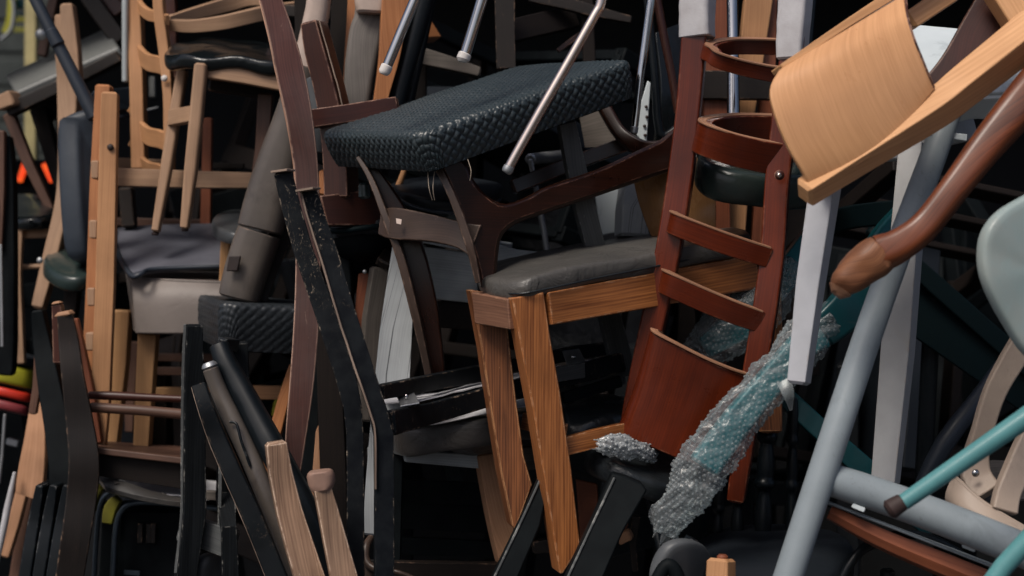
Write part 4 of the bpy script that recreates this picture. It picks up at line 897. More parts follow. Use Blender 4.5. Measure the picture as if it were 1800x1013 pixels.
for pts in ([(1080, 840, 2.106, 4), (1044, 916, 2.084, 4), (1002, 1006, 2.056, 4), (955, 1115, 2.022, 4)], [(950, 842, 2.166, 4), (920, 908, 2.154, 4), (876, 1000, 2.136, 4), (820, 1115, 2.112, 4)]): beam(T, 'edge_highlight', pts, 'greyleg', t=6, k=.6)  # thin grey bar down each leg stands in for its edge highlight
beam(T, 'leg', [(1140, 870, 2.25, 14), (1165, 985, 2.2, 14), (1180, 1060, 2.18, 14)], 'blacktube', sec='o')
T.done()
T = Thing('red_brown_board_chair', 'red brown wooden panel in the gap between the oak leg and crossed black legs', 'chair')
board(T, 'panel', [(1012, 842, 2.45), (1050, 850, 2.45), (1052, 905, 2.45), (1020, 960, 2.45)], .014, 'reddish')
beam(T, 'bar', [(1118, 905, 2.48, 16), (1112, 955, 2.48, 12), (1117, 1005, 2.48, 10)], 'brown')
beam(T, 'bar', [(1086, 948, 2.47, 20), (1110, 938, 2.46, 18)], 'tan')
beam(T, 'bar', [(1098, 918, 2.48, 14), (1090, 940, 2.47, 10)], 'reddish')
beam(T, 'base_bar', [(935, 962, 2.46, 22), (985, 955, 2.46, 24), (1090, 945, 2.47, 18)], 'brown')
T.done()

# --- weathered things seen behind the walnut leg
T = Thing('weathered_plank_stool', 'white weathered cracked plank leg standing behind the walnut leg', 'stool')
beam(T, 'leg', [(712, 420, 2.46, 40), (704, 500, 2.45, 48), (696, 580, 2.44, 56), (690, 660, 2.43, 60), (680, 740, 2.43, 56), (666, 850, 2.42, 46), (656, 940, 2.42, 38)], 'weathered', t=26, roll=6, k=.08)
beam(T, 'crossbar', [(660, 800, 2.5, 30), (700, 790, 2.7, 30)], 'weathered')
T.done()
T = Thing('grey_brown_leg_chair', 'grey brown angular chair corner left of the weathered plank', 'chair')
beam(T, 'leg', [(668, 470, 2.52, 30), (656, 560, 2.52, 34), (648, 640, 2.52, 30), (640, 740, 2.52, 28)], 'greybrown', t=30, roll=20, k=.1)
beam(T, 'rail', [(672, 466, 2.5, 26), (690, 440, 2.54, 24), (706, 422, 2.6, 22)], 'brown', t=16)
beam(T, 'brace', [(640, 480, 2.56, 18), (636, 560, 2.56, 26), (640, 600, 2.56, 12)], 'reddish', t=16)
blob(T, 'screw', 641, 478, 2.5, 4, 'steel')
T.done()
T = Thing('painted_drawer_table', 'small grey painted wooden table with drawer front behind the walnut apron', 'table')
board(T, 'drawer_front', [(746, 434, 2.54), (840, 446, 2.54), (840, 534, 2.54), (746, 524, 2.54)], .016, 'greywood', bevel=.003)
board(T, 'table_top', [(738, 416, 2.52), (850, 438, 2.52), (900, 436, 2.85), (760, 416, 2.85)], .02, 'greywood')
board(T, 'side_panel', [(738, 428, 2.56), (746, 432, 2.545), (746, 530, 2.545), (740, 528, 2.56)], .01, 'greywood')
board(T, 'lower_rail', [(740, 528, 2.55), (850, 534, 2.55), (850, 582, 2.55), (745, 574, 2.55)], .014, 'brownd')
beam(T, 'leg', [(750, 570, 2.66, 24), (752, 800, 2.66, 22)], 'brownd')
T.done()
T = Thing('weathered_board', 'short weathered board end lying right of the walnut post', 'board')
beam(T, 'board', [(868, 446, 2.5, 34), (910, 452, 2.5, 26), (948, 452, 2.5, 16)], 'greywood', t=60, wob=.003); T.done()
T = Thing('grey_crate', 'pale grey panel lying under the weathered board end', 'board')
board(T, 'panel', [(850, 462, 2.56), (930, 462, 2.56), (900, 500, 2.56), (850, 505, 2.56)], .012, 'greyshell'); T.done()
T = Thing('white_wood_chair', 'split white wooden leg wedged beneath the dark walnut arm', 'chair')
beam(T, 'leg', [(1102, 318, 2.58, 20), (1108, 370, 2.57, 46), (1110, 418, 2.56, 52)], 'weathered', t=34, roll=20, wob=.002)
board(T, 'panel', [(1046, 345, 2.64), (1092, 330, 2.64), (1090, 408, 2.64), (1056, 414, 2.64)], .014, 'greyshell')
T.done()
T = Thing('pale_seat_chair', 'pale grey chair back under the right rear corner of the woven seat', 'chair')
loft(T, 'backrest', [[(1020, 205, 2.62), (1060, 190, 2.6), (1070, 200, 2.6)], [(1030, 260, 2.62), (1070, 258, 2.6), (1105, 250, 2.6)]], .01, 'greybrown', n=4, m=4)
T.done()
T = Thing('grey_seat_board_chair', 'grey wooden seat board under the torn black cushion', 'chair')
board(T, 'seat_board', [(708, 790, 2.36), (850, 800, 2.4), (850, 824, 2.4), (712, 812, 2.36)], .016, 'greywood')
beam(T, 'stile', [(700, 795, 2.4, 18), (695, 1000, 2.4, 18)], 'blackplain')
T.done()
T = Thing('black_slat_rack', 'black slatted seat frame in the dark between the posts and the oak legs', 'chair')
for y, h in ((862, 40), (905, 46), (958, 30)): beam(T, 'slat', [(690, y, 2.62, h), (870, y + 8, 2.66, h)], 'blackplain', t=16, k=.1)
beam(T, 'base_rail', [(640, 1002, 2.3, 34), (760, 1004, 2.34, 34), (880, 1006, 2.4, 34)], 'brown', t=20)
beam(T, 'stile', [(716, 800, 2.68, 20), (716, 1040, 2.66, 20)], 'blackplain'); beam(T, 'stile', [(860, 780, 2.7, 20), (862, 1040, 2.7, 20)], 'blackplain')
T.done()
T = Thing('bent_ring_stool', 'pale bent wood arc peeping out beside the black posts at the bottom', 'stool')
beam(T, 'ring', [(652, 945, 2.3, 12), (644, 960, 2.28, 14), (644, 985, 2.27, 14), (660, 1000, 2.26, 12), (700, 1006, 2.24, 8), (735, 1020, 2.24, 8)], 'walnutdust', sec='o', sm=5)
beam(T, 'leg', [(650, 990, 2.28, 20), (655, 1150, 2.28, 20)], 'walnutdust', sec='o')
T.done()

# --- upper centre posts behind
T = Thing('taupe_sleeve_chair', 'grey tapered chair leg with light taupe collar at the top centre', 'chair')
beam(T, 'leg', [(655, -20, 2.62, 56), (652, 30, 2.62, 56), (645, 60, 2.62, 60), (636, 110, 2.62, 56), (630, 160, 2.62, 50), (626, 200, 2.62, 46)], 'taupewood', t=40, sm=4, k=.5)
beam(T, 'collar', [(656, -40, 2.6, 66), (655, 8, 2.6, 62), (654, 26, 2.6, 56)], 'taupelt', t=50, k=.7)
T.done()
T = Thing('orange_post_chair', 'orange beech post at the top, right of the grey tapered leg', 'chair')
beam(T, 'rear_post', [(700, -30, 2.58, 54), (692, 30, 2.58, 46), (684, 100, 2.58, 36), (672, 160, 2.58, 26), (664, 200, 2.58, 22)], 'orange', t=30, sm=4, roll=10, k=.12)
beam(T, 'crossbar', [(690, 60, 2.7, 34), (760, 56, 2.9, 34)], 'orange', t=20)
T.done()
T = Thing('orange_post_chair', 'thin orange edged post at the top, left of the grey tapered leg', 'chair')
beam(T, 'rear_post', [(626, -30, 2.66, 24), (620, 60, 2.66, 22), (614, 120, 2.66, 18), (608, 190, 2.66, 14)], 'orange', t=22, sm=4)
beam(T, 'backing', [(606, -30, 2.7, 40), (602, 60, 2.7, 42), (596, 130, 2.7, 40), (592, 200, 2.7, 30)], 'brownd', t=20, sm=3)
T.done()
T = Thing('brown_post_chair', 'dark brown post with pale edges standing behind the top of the woven seat', 'chair')
beam(T, 'rear_post', [(887, -30, 2.7, 36), (888, 60, 2.7, 34), (890, 125, 2.7, 34)], 'brown', t=26, k=.08)
beam(T, 'rear_rail', [(880, 60, 2.75, 40), (1010, 30, 2.85, 40)], 'brownd', t=20)
T.done()
T = Thing('dark_rail_chair', 'dark chair with thin brown rails at the top behind the bent nickel leg', 'chair')
beam(T, 'rear_rail', [(930, -5, 2.8, 18), (1000, 8, 2.8, 22), (1040, 20, 2.8, 20), (1110, 36, 2.8, 12)], 'brown', t=16)
beam(T, 'leg', [(1030, -30, 2.82, 22), (1036, 110, 2.82, 22), (1040, 180, 2.82, 22)], 'brownd')
beam(T, 'brace', [(980, 90, 2.84, 8), (1020, 60, 2.84, 8)], 'mahog')
T.done()
T = Thing('grey_flat_bar_chair', 'dim grey flat bar lying in the dark above the woven seat', 'chair')
beam(T, 'bar', [(735, 98, 2.8, 30), (790, 112, 2.8, 24), (845, 128, 2.8, 16)], 'greybrown', t=20)
beam(T, 'leg', [(740, 90, 2.85, 22), (738, 240, 2.85, 22)], 'brownd')
T.done()

# --- large lacquered tube on the left of centre
T = Thing('lacquered_post_chair', 'thick grey brown lacquered post leaning left of the mahogany post', 'chair')
beam(T, 'post', [(420, 526, 2.60, 72), (432, 480, 2.60, 76), (448, 432, 2.60, 78), (456, 408, 2.6, 76)], 'taupetube', t=66, sec='r', k=.8, sm=3)
beam(T, 'post', [(457, 405, 2.6, 80), (472, 345, 2.6, 78), (492, 280, 2.6, 74), (512, 215, 2.6, 64), (530, 150, 2.6, 54), (538, 120, 2.6, 48)], 'taupetube', t=66, sec='r', k=.8, sm=4)
beam(T, 'collar', [(532, 140, 2.6, 54), (546, 80, 2.6, 44), (558, 20, 2.6, 40), (566, -40, 2.6, 38)], 'taupelt', t=50, k=.7)
board(T, 'slot', [(403, 450, 2.555), (424, 450, 2.553), (418, 477, 2.553), (398, 477, 2.555)], .006, 'rubber', bevel=.002)
T.done()
T = Thing('brown_diagonal_chair', 'flat brown post with a pale edge alongside the thick lacquered post', 'chair')
beam(T, 'post', [(515, 360, 2.66, 40), (490, 420, 2.66, 42), (465, 475, 2.66, 42), (448, 530, 2.65, 40)], 'brown', t=30, roll=14, k=.1)
beam(T, 'rail', [(515, 360, 2.68, 40), (560, 300, 2.8, 30)], 'brown')
T.done()
T = Thing('teal_grey_cushion_chair', 'grey teal padded roll behind the curved mahogany post', 'chair')
beam(T, 'cushion', [(556, 138, 2.58, 40), (560, 170, 2.58, 58), (566, 215, 2.58, 60), (562, 260, 2.6, 50)], 'greyoval', t=50, sec='o', sm=4)
beam(T, 'post', [(575, 300, 2.62, 24), (568, 345, 2.62, 26)], 'orange')
T.done()
T = Thing('brown_upright_chair', 'brown upright chair slat in the shade at the top left of centre', 'chair')
beam(T, 'rear_post', [(548, -30, 2.75, 60), (540, 60, 2.75, 40), (520, 130, 2.75, 34)], 'brownd', t=26)
beam(T, 'rear_rail', [(500, 20, 2.8, 20), (620, 26, 2.8, 22)], 'brown', t=16)
beam(T, 'leg', [(590, 60, 2.78, 16), (580, 150, 2.78, 16)], 'taupewood')
T.done()
# ================================================================ left side of the pile
T = Thing('woven_seat_stool', 'smaller black woven vinyl seat under the thick lacquered post', 'stool')
weave_seat(T, 'seat', (392, 532, 2.52), (345, 516, 2.78), (590, 545, 2.60), .085, 'weave2', pitch=.018, amp=.0018, res=.0026, sideamp=1.5)
beam(T, 'leg', [(420, 590, 2.6, 30), (420, 900, 2.6, 26)], 'blackplain'); beam(T, 'leg', [(560, 600, 2.66, 30), (560, 900, 2.66, 26)], 'brownd')
T.done()
# leaning tubes and posts, front left
T = Thing('worn_black_tube_chair', 'black flat post with chipped brown top, lowest of the leaning fan at left', 'chair')
beam(T, 'rear_post', [(350, 678, 2.16, 26), (362, 716, 2.15, 28), (380, 765, 2.15, 31), (408, 830, 2.14, 33), (440, 900, 2.13, 35), (475, 985, 2.12, 36), (520, 1100, 2.1, 38)], 'black', t=26, sm=4, k=.3, roll=10)
strip(T, 'bare_edge', [(350, 678, 2.16, 26), (362, 716, 2.15, 28), (380, 765, 2.15, 31), (408, 830, 2.14, 33), (440, 900, 2.13, 35), (475, 985, 2.12, 36), (520, 1100, 2.1, 38)], -1, 3, 'bare', dd=-.008, off=1)
strip(T, 'bare_edge', [(376, 690, 2.24, 20), (400, 742, 2.22, 24), (440, 830, 2.2, 26), (470, 900, 2.2, 26), (500, 960, 2.2, 26)], -1, 3, 'bareorange', dd=-.012, off=0)
beam(T, 'rear_post', [(376, 690, 2.24, 20), (400, 742, 2.22, 24), (440, 830, 2.2, 26), (470, 900, 2.2, 26), (500, 960, 2.2, 26), (540, 1060, 2.2, 26)], 'blackplain', t=26, k=.3)
T.done()
T = Thing('grey_brown_tube_chair', 'dull grey brown tube with open end in the leaning fan at left', 'chair')
beam(T, 'rear_post', [(369, 646, 2.2, 27), (386, 690, 2.2, 29), (412, 745, 2.19, 32), (440, 805, 2.18, 34), (465, 865, 2.17, 34), (490, 925, 2.17, 34), (530, 1030, 2.17, 34)], 'taupetube', sec='r', k=.8, sm=3)
beam(T, 'end_ring', [(366, 637, 2.2, 26), (370, 648, 2.2, 29)], 'steel', sec='o')
beam(T, 'bent_rod', [(404, 742, 2.17, 5), (416, 746, 2.165, 5), (424, 775, 2.16, 5), (440, 820, 2.16, 5)], 'blacktube', sec='o', sm=4)
T.done()
T = Thing('thick_black_tube_chair', 'shiny thick black tube slanting down to the cut beech post at left', 'chair')
beam(T, 'rear_post', [(385, 606, 2.24, 34), (398, 640, 2.23, 38), (420, 680, 2.22, 42), (455, 745, 2.2, 46), (490, 810, 2.18, 48), (540, 905, 2.17, 48), (590, 1010, 2.17, 46)], 'blacktube', sec='r', k=.75, sm=3)
beam(T, 'rear_post', [(420, 600, 2.34, 28), (421, 640, 2.34, 30), (426, 720, 2.34, 26)], 'blackgrain', t=26, roll=18, k=.15)
beam(T, 'crossbar', [(388, 604, 2.28, 20), (412, 606, 2.32, 22)], 'blacktube')
T.done()
T = Thing('cut_post_chair', 'pale brown square chair post with cut top at the lower left of centre', 'chair')
beam(T, 'rear_post', [(484, 776, 2.06, 36), (492, 830, 2.06, 40), (508, 900, 2.06, 44), (526, 960, 2.05, 48), (548, 1030, 2.05, 52), (590, 1160, 2.04, 54)], 'rawpost', t=34, roll=16, k=.12)
T.done()
T = Thing('capped_post_chair', 'pale brown chair post with pink brown rubber cap on top', 'chair')
beam(T, 'rear_post', [(565, 855, 2.04, 30), (574, 890, 2.04, 34), (588, 950, 2.04, 40), (604, 1015, 2.03, 46), (640, 1150, 2.02, 50)], 'rawpost', t=34, roll=14, k=.12)
beam(T, 'rubber_cap', [(563, 827, 2.04, 44), (564, 836, 2.04, 48), (565, 850, 2.04, 46), (567, 863, 2.04, 39)], 'rubbercap', t=42, sec='r', k=.75, wob=.0012)
T.done()
T = Thing('dark_foot_chair', 'dark mahogany foot ending beside the cut beech post', 'chair')
beam(T, 'leg', [(478, 1005, 2.2, 14), (494, 960, 2.2, 20), (500, 900, 2.2, 22), (506, 860, 2.22, 24)], 'brown', sm=3)
beam(T, 'rail', [(500, 990, 2.3, 20), (640, 1000, 2.35, 26)], 'greybrown')
T.done()
T = Thing('tan_leg_chair', 'orange tan chair legs glimpsed between the mahogany post and black post', 'chair')
beam(T, 'leg', [(584, 560, 2.66, 10), (572, 640, 2.66, 14), (566, 740, 2.66, 16)], 'tan', t=20)
beam(T, 'leg', [(584, 700, 2.56, 8), (566, 760, 2.56, 20), (560, 850, 2.56, 22), (556, 960, 2.56, 22)], 'tan', t=20)
beam(T, 'leg', [(516, 640, 2.62, 12), (500, 700, 2.62, 20), (482, 770, 2.62, 22), (468, 830, 2.62, 22)], 'orange', t=20)
beam(T, 'stretcher', [(440, 690, 2.7, 24), (525, 690, 2.7, 24)], 'pine', t=20)
T.done()
T = Thing('brown_black_post_chair', 'plain near black post filling the gap right of the mahogany post', 'chair')
beam(T, 'rear_post', [(575, 500, 2.5, 40), (582, 700, 2.5, 44), (588, 850, 2.5, 46), (590, 1100, 2.5, 46)], 'brownd', t=30, k=.1)
beam(T, 'rear_post', [(556, 560, 2.58, 26), (548, 760, 2.58, 26), (536, 1000, 2.58, 26)], 'blackplain', t=26)
T.done()
T = Thing('yellow_green_chair', 'yellow green plastic chair edge glimpsed behind the mahogany post', 'chair')
loft(T, 'shell', [[(520, 640, 2.9), (500, 680, 2.9), (492, 730, 2.9)], [(505, 660, 2.9), (485, 700, 2.9), (478, 730, 2.9)]], .02, 'yellow', n=4, m=3)
beam(T, 'leg', [(500, 725, 2.92, 14), (495, 900, 2.95, 14)], 'blacktube', sec='o')
T.done()
# black ash chair post + grey rail
T = Thing('black_ash_chair', 'black stained ash chair with square posts and grey lower rail', 'chair')
beam(T, 'rear_post', [(340, 570, 2.42, 28), (339, 660, 2.42, 34), (340, 780, 2.42, 38), (340, 900, 2.41, 40), (326, 1010, 2.4, 34), (310, 1120, 2.4, 34)], 'blackgrain', t=34, roll=22, k=.1)
strip(T, 'worn_edge', [(340, 570, 2.42, 28), (339, 660, 2.42, 34), (340, 780, 2.42, 38), (340, 900, 2.41, 40), (326, 1010, 2.4, 34)], -1, 5, 'greyleg', dd=-.01, off=0)
beam(T, 'rear_post', [(396, 780, 2.46, 24), (396, 870, 2.46, 30), (402, 930, 2.40, 24), (405, 1020, 2.40, 30), (402, 1120, 2.40, 30)], 'blackgrain', t=26, roll=16, k=.12)
beam(T, 'lower_rail', [(318, 926, 2.44, 46), (362, 940, 2.43, 48), (414, 958, 2.42, 50)], 'greyleg', t=22, k=.1)
beam(T, 'crossbar', [(360, 870, 2.5, 16), (400, 872, 2.5, 16)], 'greybrown')
beam(T, 'spindle', [(388, 800, 2.43, 6), (386, 930, 2.42, 6)], 'greyleg')
pad(T, 'seat', [(345, 1020, 2.42), (352, 985, 2.42), (372, 972, 2.45), (400, 980, 2.5), (398, 1040, 2.5), (365, 1050, 2.44)], .03, 'greyoval', n=4)
T.done()
# brown curved stack of chairs
T = Thing('curved_brown_post_chair', 'dark brown curved chair post with bare chewed tip at the left', 'chair')
beam(T, 'rear_post', [(114, 553, 2.58, 26), (121, 600, 2.58, 34), (128, 660, 2.57, 38), (140, 740, 2.57, 46), (148, 810, 2.56, 52), (144, 870, 2.56, 52), (134, 940, 2.55, 50), (120, 1030, 2.55, 48), (105, 1130, 2.55, 46)], 'brown', t=34, sm=4, roll=16, k=.15)
beam(T, 'bare_tip', [(113, 547, 2.575, 22), (114, 556, 2.575, 27)], 'tan', t=30, wob=.003)
beam(T, 'crossbar', [(155, 695, 2.62, 14), (200, 696, 2.62, 16), (260, 699, 2.62, 14), (330, 702, 2.62, 12)], 'mahog', sec='o', sm=3)
beam(T, 'crossbar', [(158, 716, 2.6, 18), (240, 721, 2.6, 18), (330, 729, 2.6, 18)], 'brownwarm', sec='o')
beam(T, 'seat_rail', [(165, 812, 2.6, 46), (330, 836, 2.6, 48)], 'brownd', t=10)
board(T, 'seat_board', [(170, 780, 2.86), (330, 790, 2.86), (335, 812, 2.58), (165, 792, 2.58)], .012, 'brownwarm')
T.done()
T = Thing('black_bent_back_chair', 'black bent plywood back in the stack beside the chewed brown post', 'chair')
beam(T, 'rear_post', [(68, 545, 2.72, 20), (76, 600, 2.72, 30), (90, 680, 2.7, 40), (104, 760, 2.68, 44), (112, 850, 2.66, 44), (100, 940, 2.66, 40), (84, 1040, 2.66, 38), (70, 1140, 2.66, 36)], 'blackplain', t=24, sm=4)
T.done()
for i_, (dx, lab) in enumerate(((0, 'second black bent plywood side, outermost at the lower left'), (24, 'third black bent plywood side, in the middle of the lower left stack'), (48, 'innermost black bent plywood side at the lower left'))):
    T = Thing('bent_side_chair', lab, 'chair', 'nested black bent chair sides at the lower left')
    beam(T, 'side', [(76 + dx, 850, 2.64 - i_ * .02, 14), (66 + dx, 910, 2.64 - i_ * .02, 20), (56 + dx, 970, 2.63 - i_ * .02, 22), (44 + dx, 1050, 2.62 - i_ * .02, 22), (36 + dx, 1130, 2.6 - i_ * .02, 22)], 'blacktube', t=40, sm=4, k=.3); T.done()
T = Thing('brown_stub_chair', 'short brown chair post top peeping out above the chewed post', 'chair')
beam(T, 'rear_post', [(101, 534, 2.66, 16), (104, 560, 2.66, 20), (106, 640, 2.66, 20)], 'mahog', t=20); beam(T, 'tip', [(100, 530, 2.655, 13), (101, 535, 2.655, 17)], 'tan'); T.done()
T = Thing('red_brown_leg_chair', 'red brown slanting leg right of the chewed brown post', 'chair')
beam(T, 'leg', [(132, 560, 2.7, 12), (146, 630, 2.7, 16), (160, 700, 2.7, 18), (172, 780, 2.7, 18)], 'reddish', sm=3); T.done()
# folding chairs with yellow foam, torn seat
for x, lab in ((200, 'foam padded dark steel chair frame, left of the nested pair at lower left'), (232, 'foam padded dark steel chair frame, right of the nested pair at lower left')):
    d = 2.66 if x == 232 else 2.74; y = 886 if x == 232 else 866
    T = Thing('stacking_chair', lab, 'chair', 'nested steel frames with yellow foam')
    beam(T, 'frame', [(x - 40, 1090, d, 9), (x - 34, 1010, d, 9), (x - 30, 940, d, 9), (x - 22, y + 18, d, 9), (x - 2, y, d, 9), (x + 40, y - 2, d, 9), (x + 110, y + 4, d, 9), (x + 170, y + 10, d, 9)], 'navytube', sec='o', sm=5)
    beam(T, 'foam_pad', [(x - 42, y + 34, d + .02, 18), (x - 36, y + 6, d + .02, 22), (x - 24, y - 10, d + .02, 16)], 'foam', t=20, sm=3)
    board(T, 'back_panel', [(x - 18, y + 14, d + .04), (x + 120, y + 14, d + .04), (x + 120, 1110, d + .04), (x - 30, 1110, d + .04)], .012, 'blackplain')
    if x == 232:
        for k_ in (247, 262, 270): beam(T, 'slot_bar', [(k_, 920, d + .02, 8), (k_ - 1, 955, d + .02, 8)], 'brown', t=6)
        beam(T, 'label_plate', [(218, 1006, d + .02, 8), (246, 1008, d + .02, 8)], 'navytube', t=4)
    T.done()
T = Thing('torn_seat', 'upturned torn seat with frayed dark edge and white underside', 'seat cushion')
loft(T, 'shell', [[(172, 838, 2.62), (220, 850, 2.6), (270, 868, 2.59), (335, 882, 2.58)], [(190, 862, 2.6), (240, 876, 2.58), (290, 884, 2.57), (335, 888, 2.57)], [(175, 845, 2.72), (220, 850, 2.78), (280, 860, 2.8), (335, 870, 2.8)]], .008, 'brownleather', n=5, m=6)
loft(T, 'lining', [[(212, 840, 2.84), (260, 838, 2.84), (400, 850, 2.84)], [(208, 846, 2.62), (255, 864, 2.61), (400, 884, 2.6)]], .002, 'lining', n=5, m=4, wob=.01, bevel=0)
for k_ in range(22): beam(T, 'frayed_edge', [(200 + k_ * 6, 847 + k_ * 1.7, 2.605, random.uniform(4, 8)), (204 + k_ * 6, 854 + k_ * 1.7 + random.uniform(-3, 3), 2.59, random.uniform(5, 9))], 'brownleather', k=.6, wob=.004)
T.done()
# pale twin post with rail holes
T = Thing('twin_post_chair', 'upright beech bed style chair post pair with a dark hole near the top', 'chair')
beam(T, 'rear_post', [(194, 163, 2.74, 28), (190, 330, 2.74, 30), (186, 500, 2.73, 32), (178, 700, 2.72, 32), (170, 800, 2.72, 30)], 'pine', t=30, roll=8, k=.12)
beam(T, 'rear_post', [(184, 150, 2.82, 26), (174, 330, 2.82, 26), (168, 500, 2.81, 26), (158, 690, 2.8, 26)], 'orange', t=26, k=.12)
for y in (300, 404, 522, 600): beam(T, 'slat_end', [(172 - (y - 300) * .03, y - 16, 2.77, 14), (172 - (y - 300) * .03, y + 16, 2.77, 12)], 'pinepale', t=40, k=.2)
blob(T, 'hole', 194, 259, 2.722, 6, 'rubber')
T.done()
# ladder back with bowed slats
T = Thing('bowed_ladder_chair', 'light beech ladder back chair with bowed slats at the upper left', 'chair')
beam(T, 'stile', [(232, -60, 3.02, 22), (236, 0, 3.02, 24), (240, 60, 3.02, 24), (243, 160, 3.01, 24), (246, 300, 3.0, 24)], 'pine', t=30, sm=3)
beam(T, 'stile', [(278, -60, 2.9, 16), (281, 20, 2.9, 18), (290, 90, 2.9, 18), (297, 170, 2.89, 16), (298, 240, 2.88, 16), (298, 300, 2.88, 16)], 'pine', t=26, sm=3)
def lslat(y, h): beam(T, 'slat', [(240, y - 45, 3.02, h), (240, y - 22, 3.03, h), (248, y - 4, 3.0, h), (262, y + 8, 2.96, h), (280, y + 12, 2.92, h), (294, y + 18, 2.89, h)], 'pine', t=9, sm=4, up=(.15, -.5, 1), k=.3)
lslat(18, 20); lslat(102, 30); lslat(232, 32)
lslat(290, 28)
beam(T, 'seat_rail', [(208, 312, 2.88, 31), (330, 316, 2.86, 30), (450, 318, 2.86, 27)], 'pinepale', t=26, k=.12)
beam(T, 'seat_rail', [(205, 288, 3.1, 20), (300, 292, 3.1, 20)], 'pinepale', t=20)
beam(T, 'leg', [(222, 330, 2.98, 24), (228, 400, 2.98, 24)], 'brown')
blob(T, 'screw', 289, 138, 2.87, 6, 'capwhite')
T.done()
T = Thing('bent_arm_chair', 'light beech armchair with curved top rail high at the upper left', 'chair')
beam(T, 'top_rail', [(296, 36, 2.98, 16), (340, 24, 3.02, 20), (400, 8, 3.06, 24), (440, -2, 3.06, 24), (480, -2, 3.02, 24)], 'pinepale', t=12, sm=4, up=(0, -.3, 1))
beam(T, 'lower_rail', [(300, 44, 2.92, 20), (340, 46, 2.9, 22), (390, 40, 2.88, 24), (430, 31, 2.88, 24), (470, 22, 2.9, 24), (530, 14, 2.96, 24)], 'pinepale', t=14, sm=5, up=(0, -.35, 1))
beam(T, 'stile', [(296, -40, 3.0, 24), (300, 60, 3.0, 24), (302, 140, 3.0, 22)], 'mahog', t=24)
beam(T, 'stile', [(480, -40, 3.0, 20), (486, 60, 3.0, 20)], 'mahog', t=20)
T.done()
# black glossy seat with light legs standing on grey shell
T = Thing('black_seat_beech_chair', 'beech legged chair with glossy black seat standing on the grey seat', 'chair')
pad(T, 'seat', [(288, 100, 2.78), (300, 110, 2.72), (345, 112, 2.68), (420, 112, 2.68), (510, 120, 2.7), (530, 100, 2.95), (440, 84, 3.0), (360, 80, 2.98), (320, 86, 2.9)], .028, 'blackgloss', n=5, puff=.3, wob=.005)
beam(T, 'leg', [(354, 112, 2.68, 22), (346, 200, 2.68, 23), (336, 300, 2.68, 22), (325, 402, 2.68, 14)], 'pinepale', t=24, k=.5)
beam(T, 'leg', [(322, 120, 2.82, 18), (310, 190, 2.81, 20), (294, 290, 2.80, 20), (274, 408, 2.78, 13)], 'pinepale', t=22, k=.5)
beam(T, 'stretcher', [(302, 208, 2.80, 28), (344, 200, 2.69, 28)], 'pinepale', t=16)
for x, y, d in ((325, 403, 2.68), (273, 410, 2.78)): beam(T, 'foot_glide', [(x, y - 2, d), (x, y + 4, d)], 'rubber', w=13, sec='o')
beam(T, 'apron', [(366, 124, 2.7, 28), (430, 134, 2.7, 28), (520, 150, 2.7, 30)], 'pinepale', t=20)
beam(T, 'apron', [(366, 150, 2.8, 20), (520, 172, 2.84, 20)], 'brown', t=20)
beam(T, 'leg', [(468, 165, 2.78, 26), (462, 260, 2.78, 24), (452, 330, 2.78, 22)], 'brownwarm', t=22)
T.done()
# grey shell seat on taupe block
T = Thing('grey_shell_chair', 'anthracite curved seat above a taupe vinyl block on beech legs', 'chair')
loft(T, 'seat_shell', [
    [(206, 405, 3.0), (260, 400, 3.02), (330, 398, 3.03), (400, 396, 3.03)],
    [(205, 438, 2.86), (268, 436, 2.88), (335, 433, 2.9), (405, 431, 2.9)],
    [(232, 486, 2.73), (264, 477, 2.75), (330, 472, 2.77), (410, 468, 2.78)]], .012, 'greyplastic', n=6, m=7, bevel=.003)
beam(T, 'shell_edge', [(204, 408, 2.96, 7), (203, 430, 2.87, 8), (214, 460, 2.78, 9), (232, 485, 2.725, 10), (248, 482, 2.72, 9), (264, 474, 2.745, 8), (320, 471, 2.76, 8), (412, 468, 2.77, 8)], 'bluetube', sec='o', sm=5)
T.done()
T = Thing('taupe_block_chair', 'taupe vinyl upholstered seat block with beech legs below the anthracite seat', 'chair')
loft(T, 'seat', [[(232, 492, 2.80), (300, 498, 2.76), (400, 502, 2.76)], [(236, 525, 2.76), (300, 528, 2.74), (400, 528, 2.74)], [(242, 586, 2.76), (300, 587, 2.74), (400, 586, 2.74)]], .02, 'taupevinyl', n=5, m=6, bevel=.005)
loft(T, 'seat_top', [[(226, 480, 3.0), (300, 484, 3.1), (400, 486, 3.1)], [(232, 495, 2.79), (300, 500, 2.75), (400, 504, 2.75)]], .02, 'taupevinyl', n=5, m=4)
loft(T, 'side_panel', [[(226, 476, 2.95), (234, 530, 2.92), (240, 580, 2.9)], [(234, 494, 2.79), (240, 530, 2.77), (246, 586, 2.77)]], .014, 'taupevinyl', n=4, m=2)
beam(T, 'leg', [(262, 585, 2.82, 32), (256, 690, 2.82, 29), (250, 800, 2.82, 26)], 'tanleg', t=30, k=.1)
beam(T, 'leg', [(214, 545, 2.9, 34), (210, 640, 2.9, 30), (202, 720, 2.9, 28), (196, 785, 2.9, 24)], 'tanleg', t=30, k=.1)
beam(T, 'stretcher', [(272, 691, 2.9, 20), (350, 690, 2.9, 20), (520, 690, 2.9, 20)], 'tanleg', t=20)
for y in (628, 652): beam(T, 'rear_rail', [(272, y, 3.1, 14), (400, y + 2, 3.1, 14)], 'brownwarm', t=14)
beam(T, 'leg', [(236, 600, 3.05, 22), (230, 700, 3.05, 18), (228, 760, 3.05, 14)], 'brownwarm')
T.done()
T = Thing('round_pad_stool', 'grey black round padded seat edge left of the thick lacquered post', 'stool')
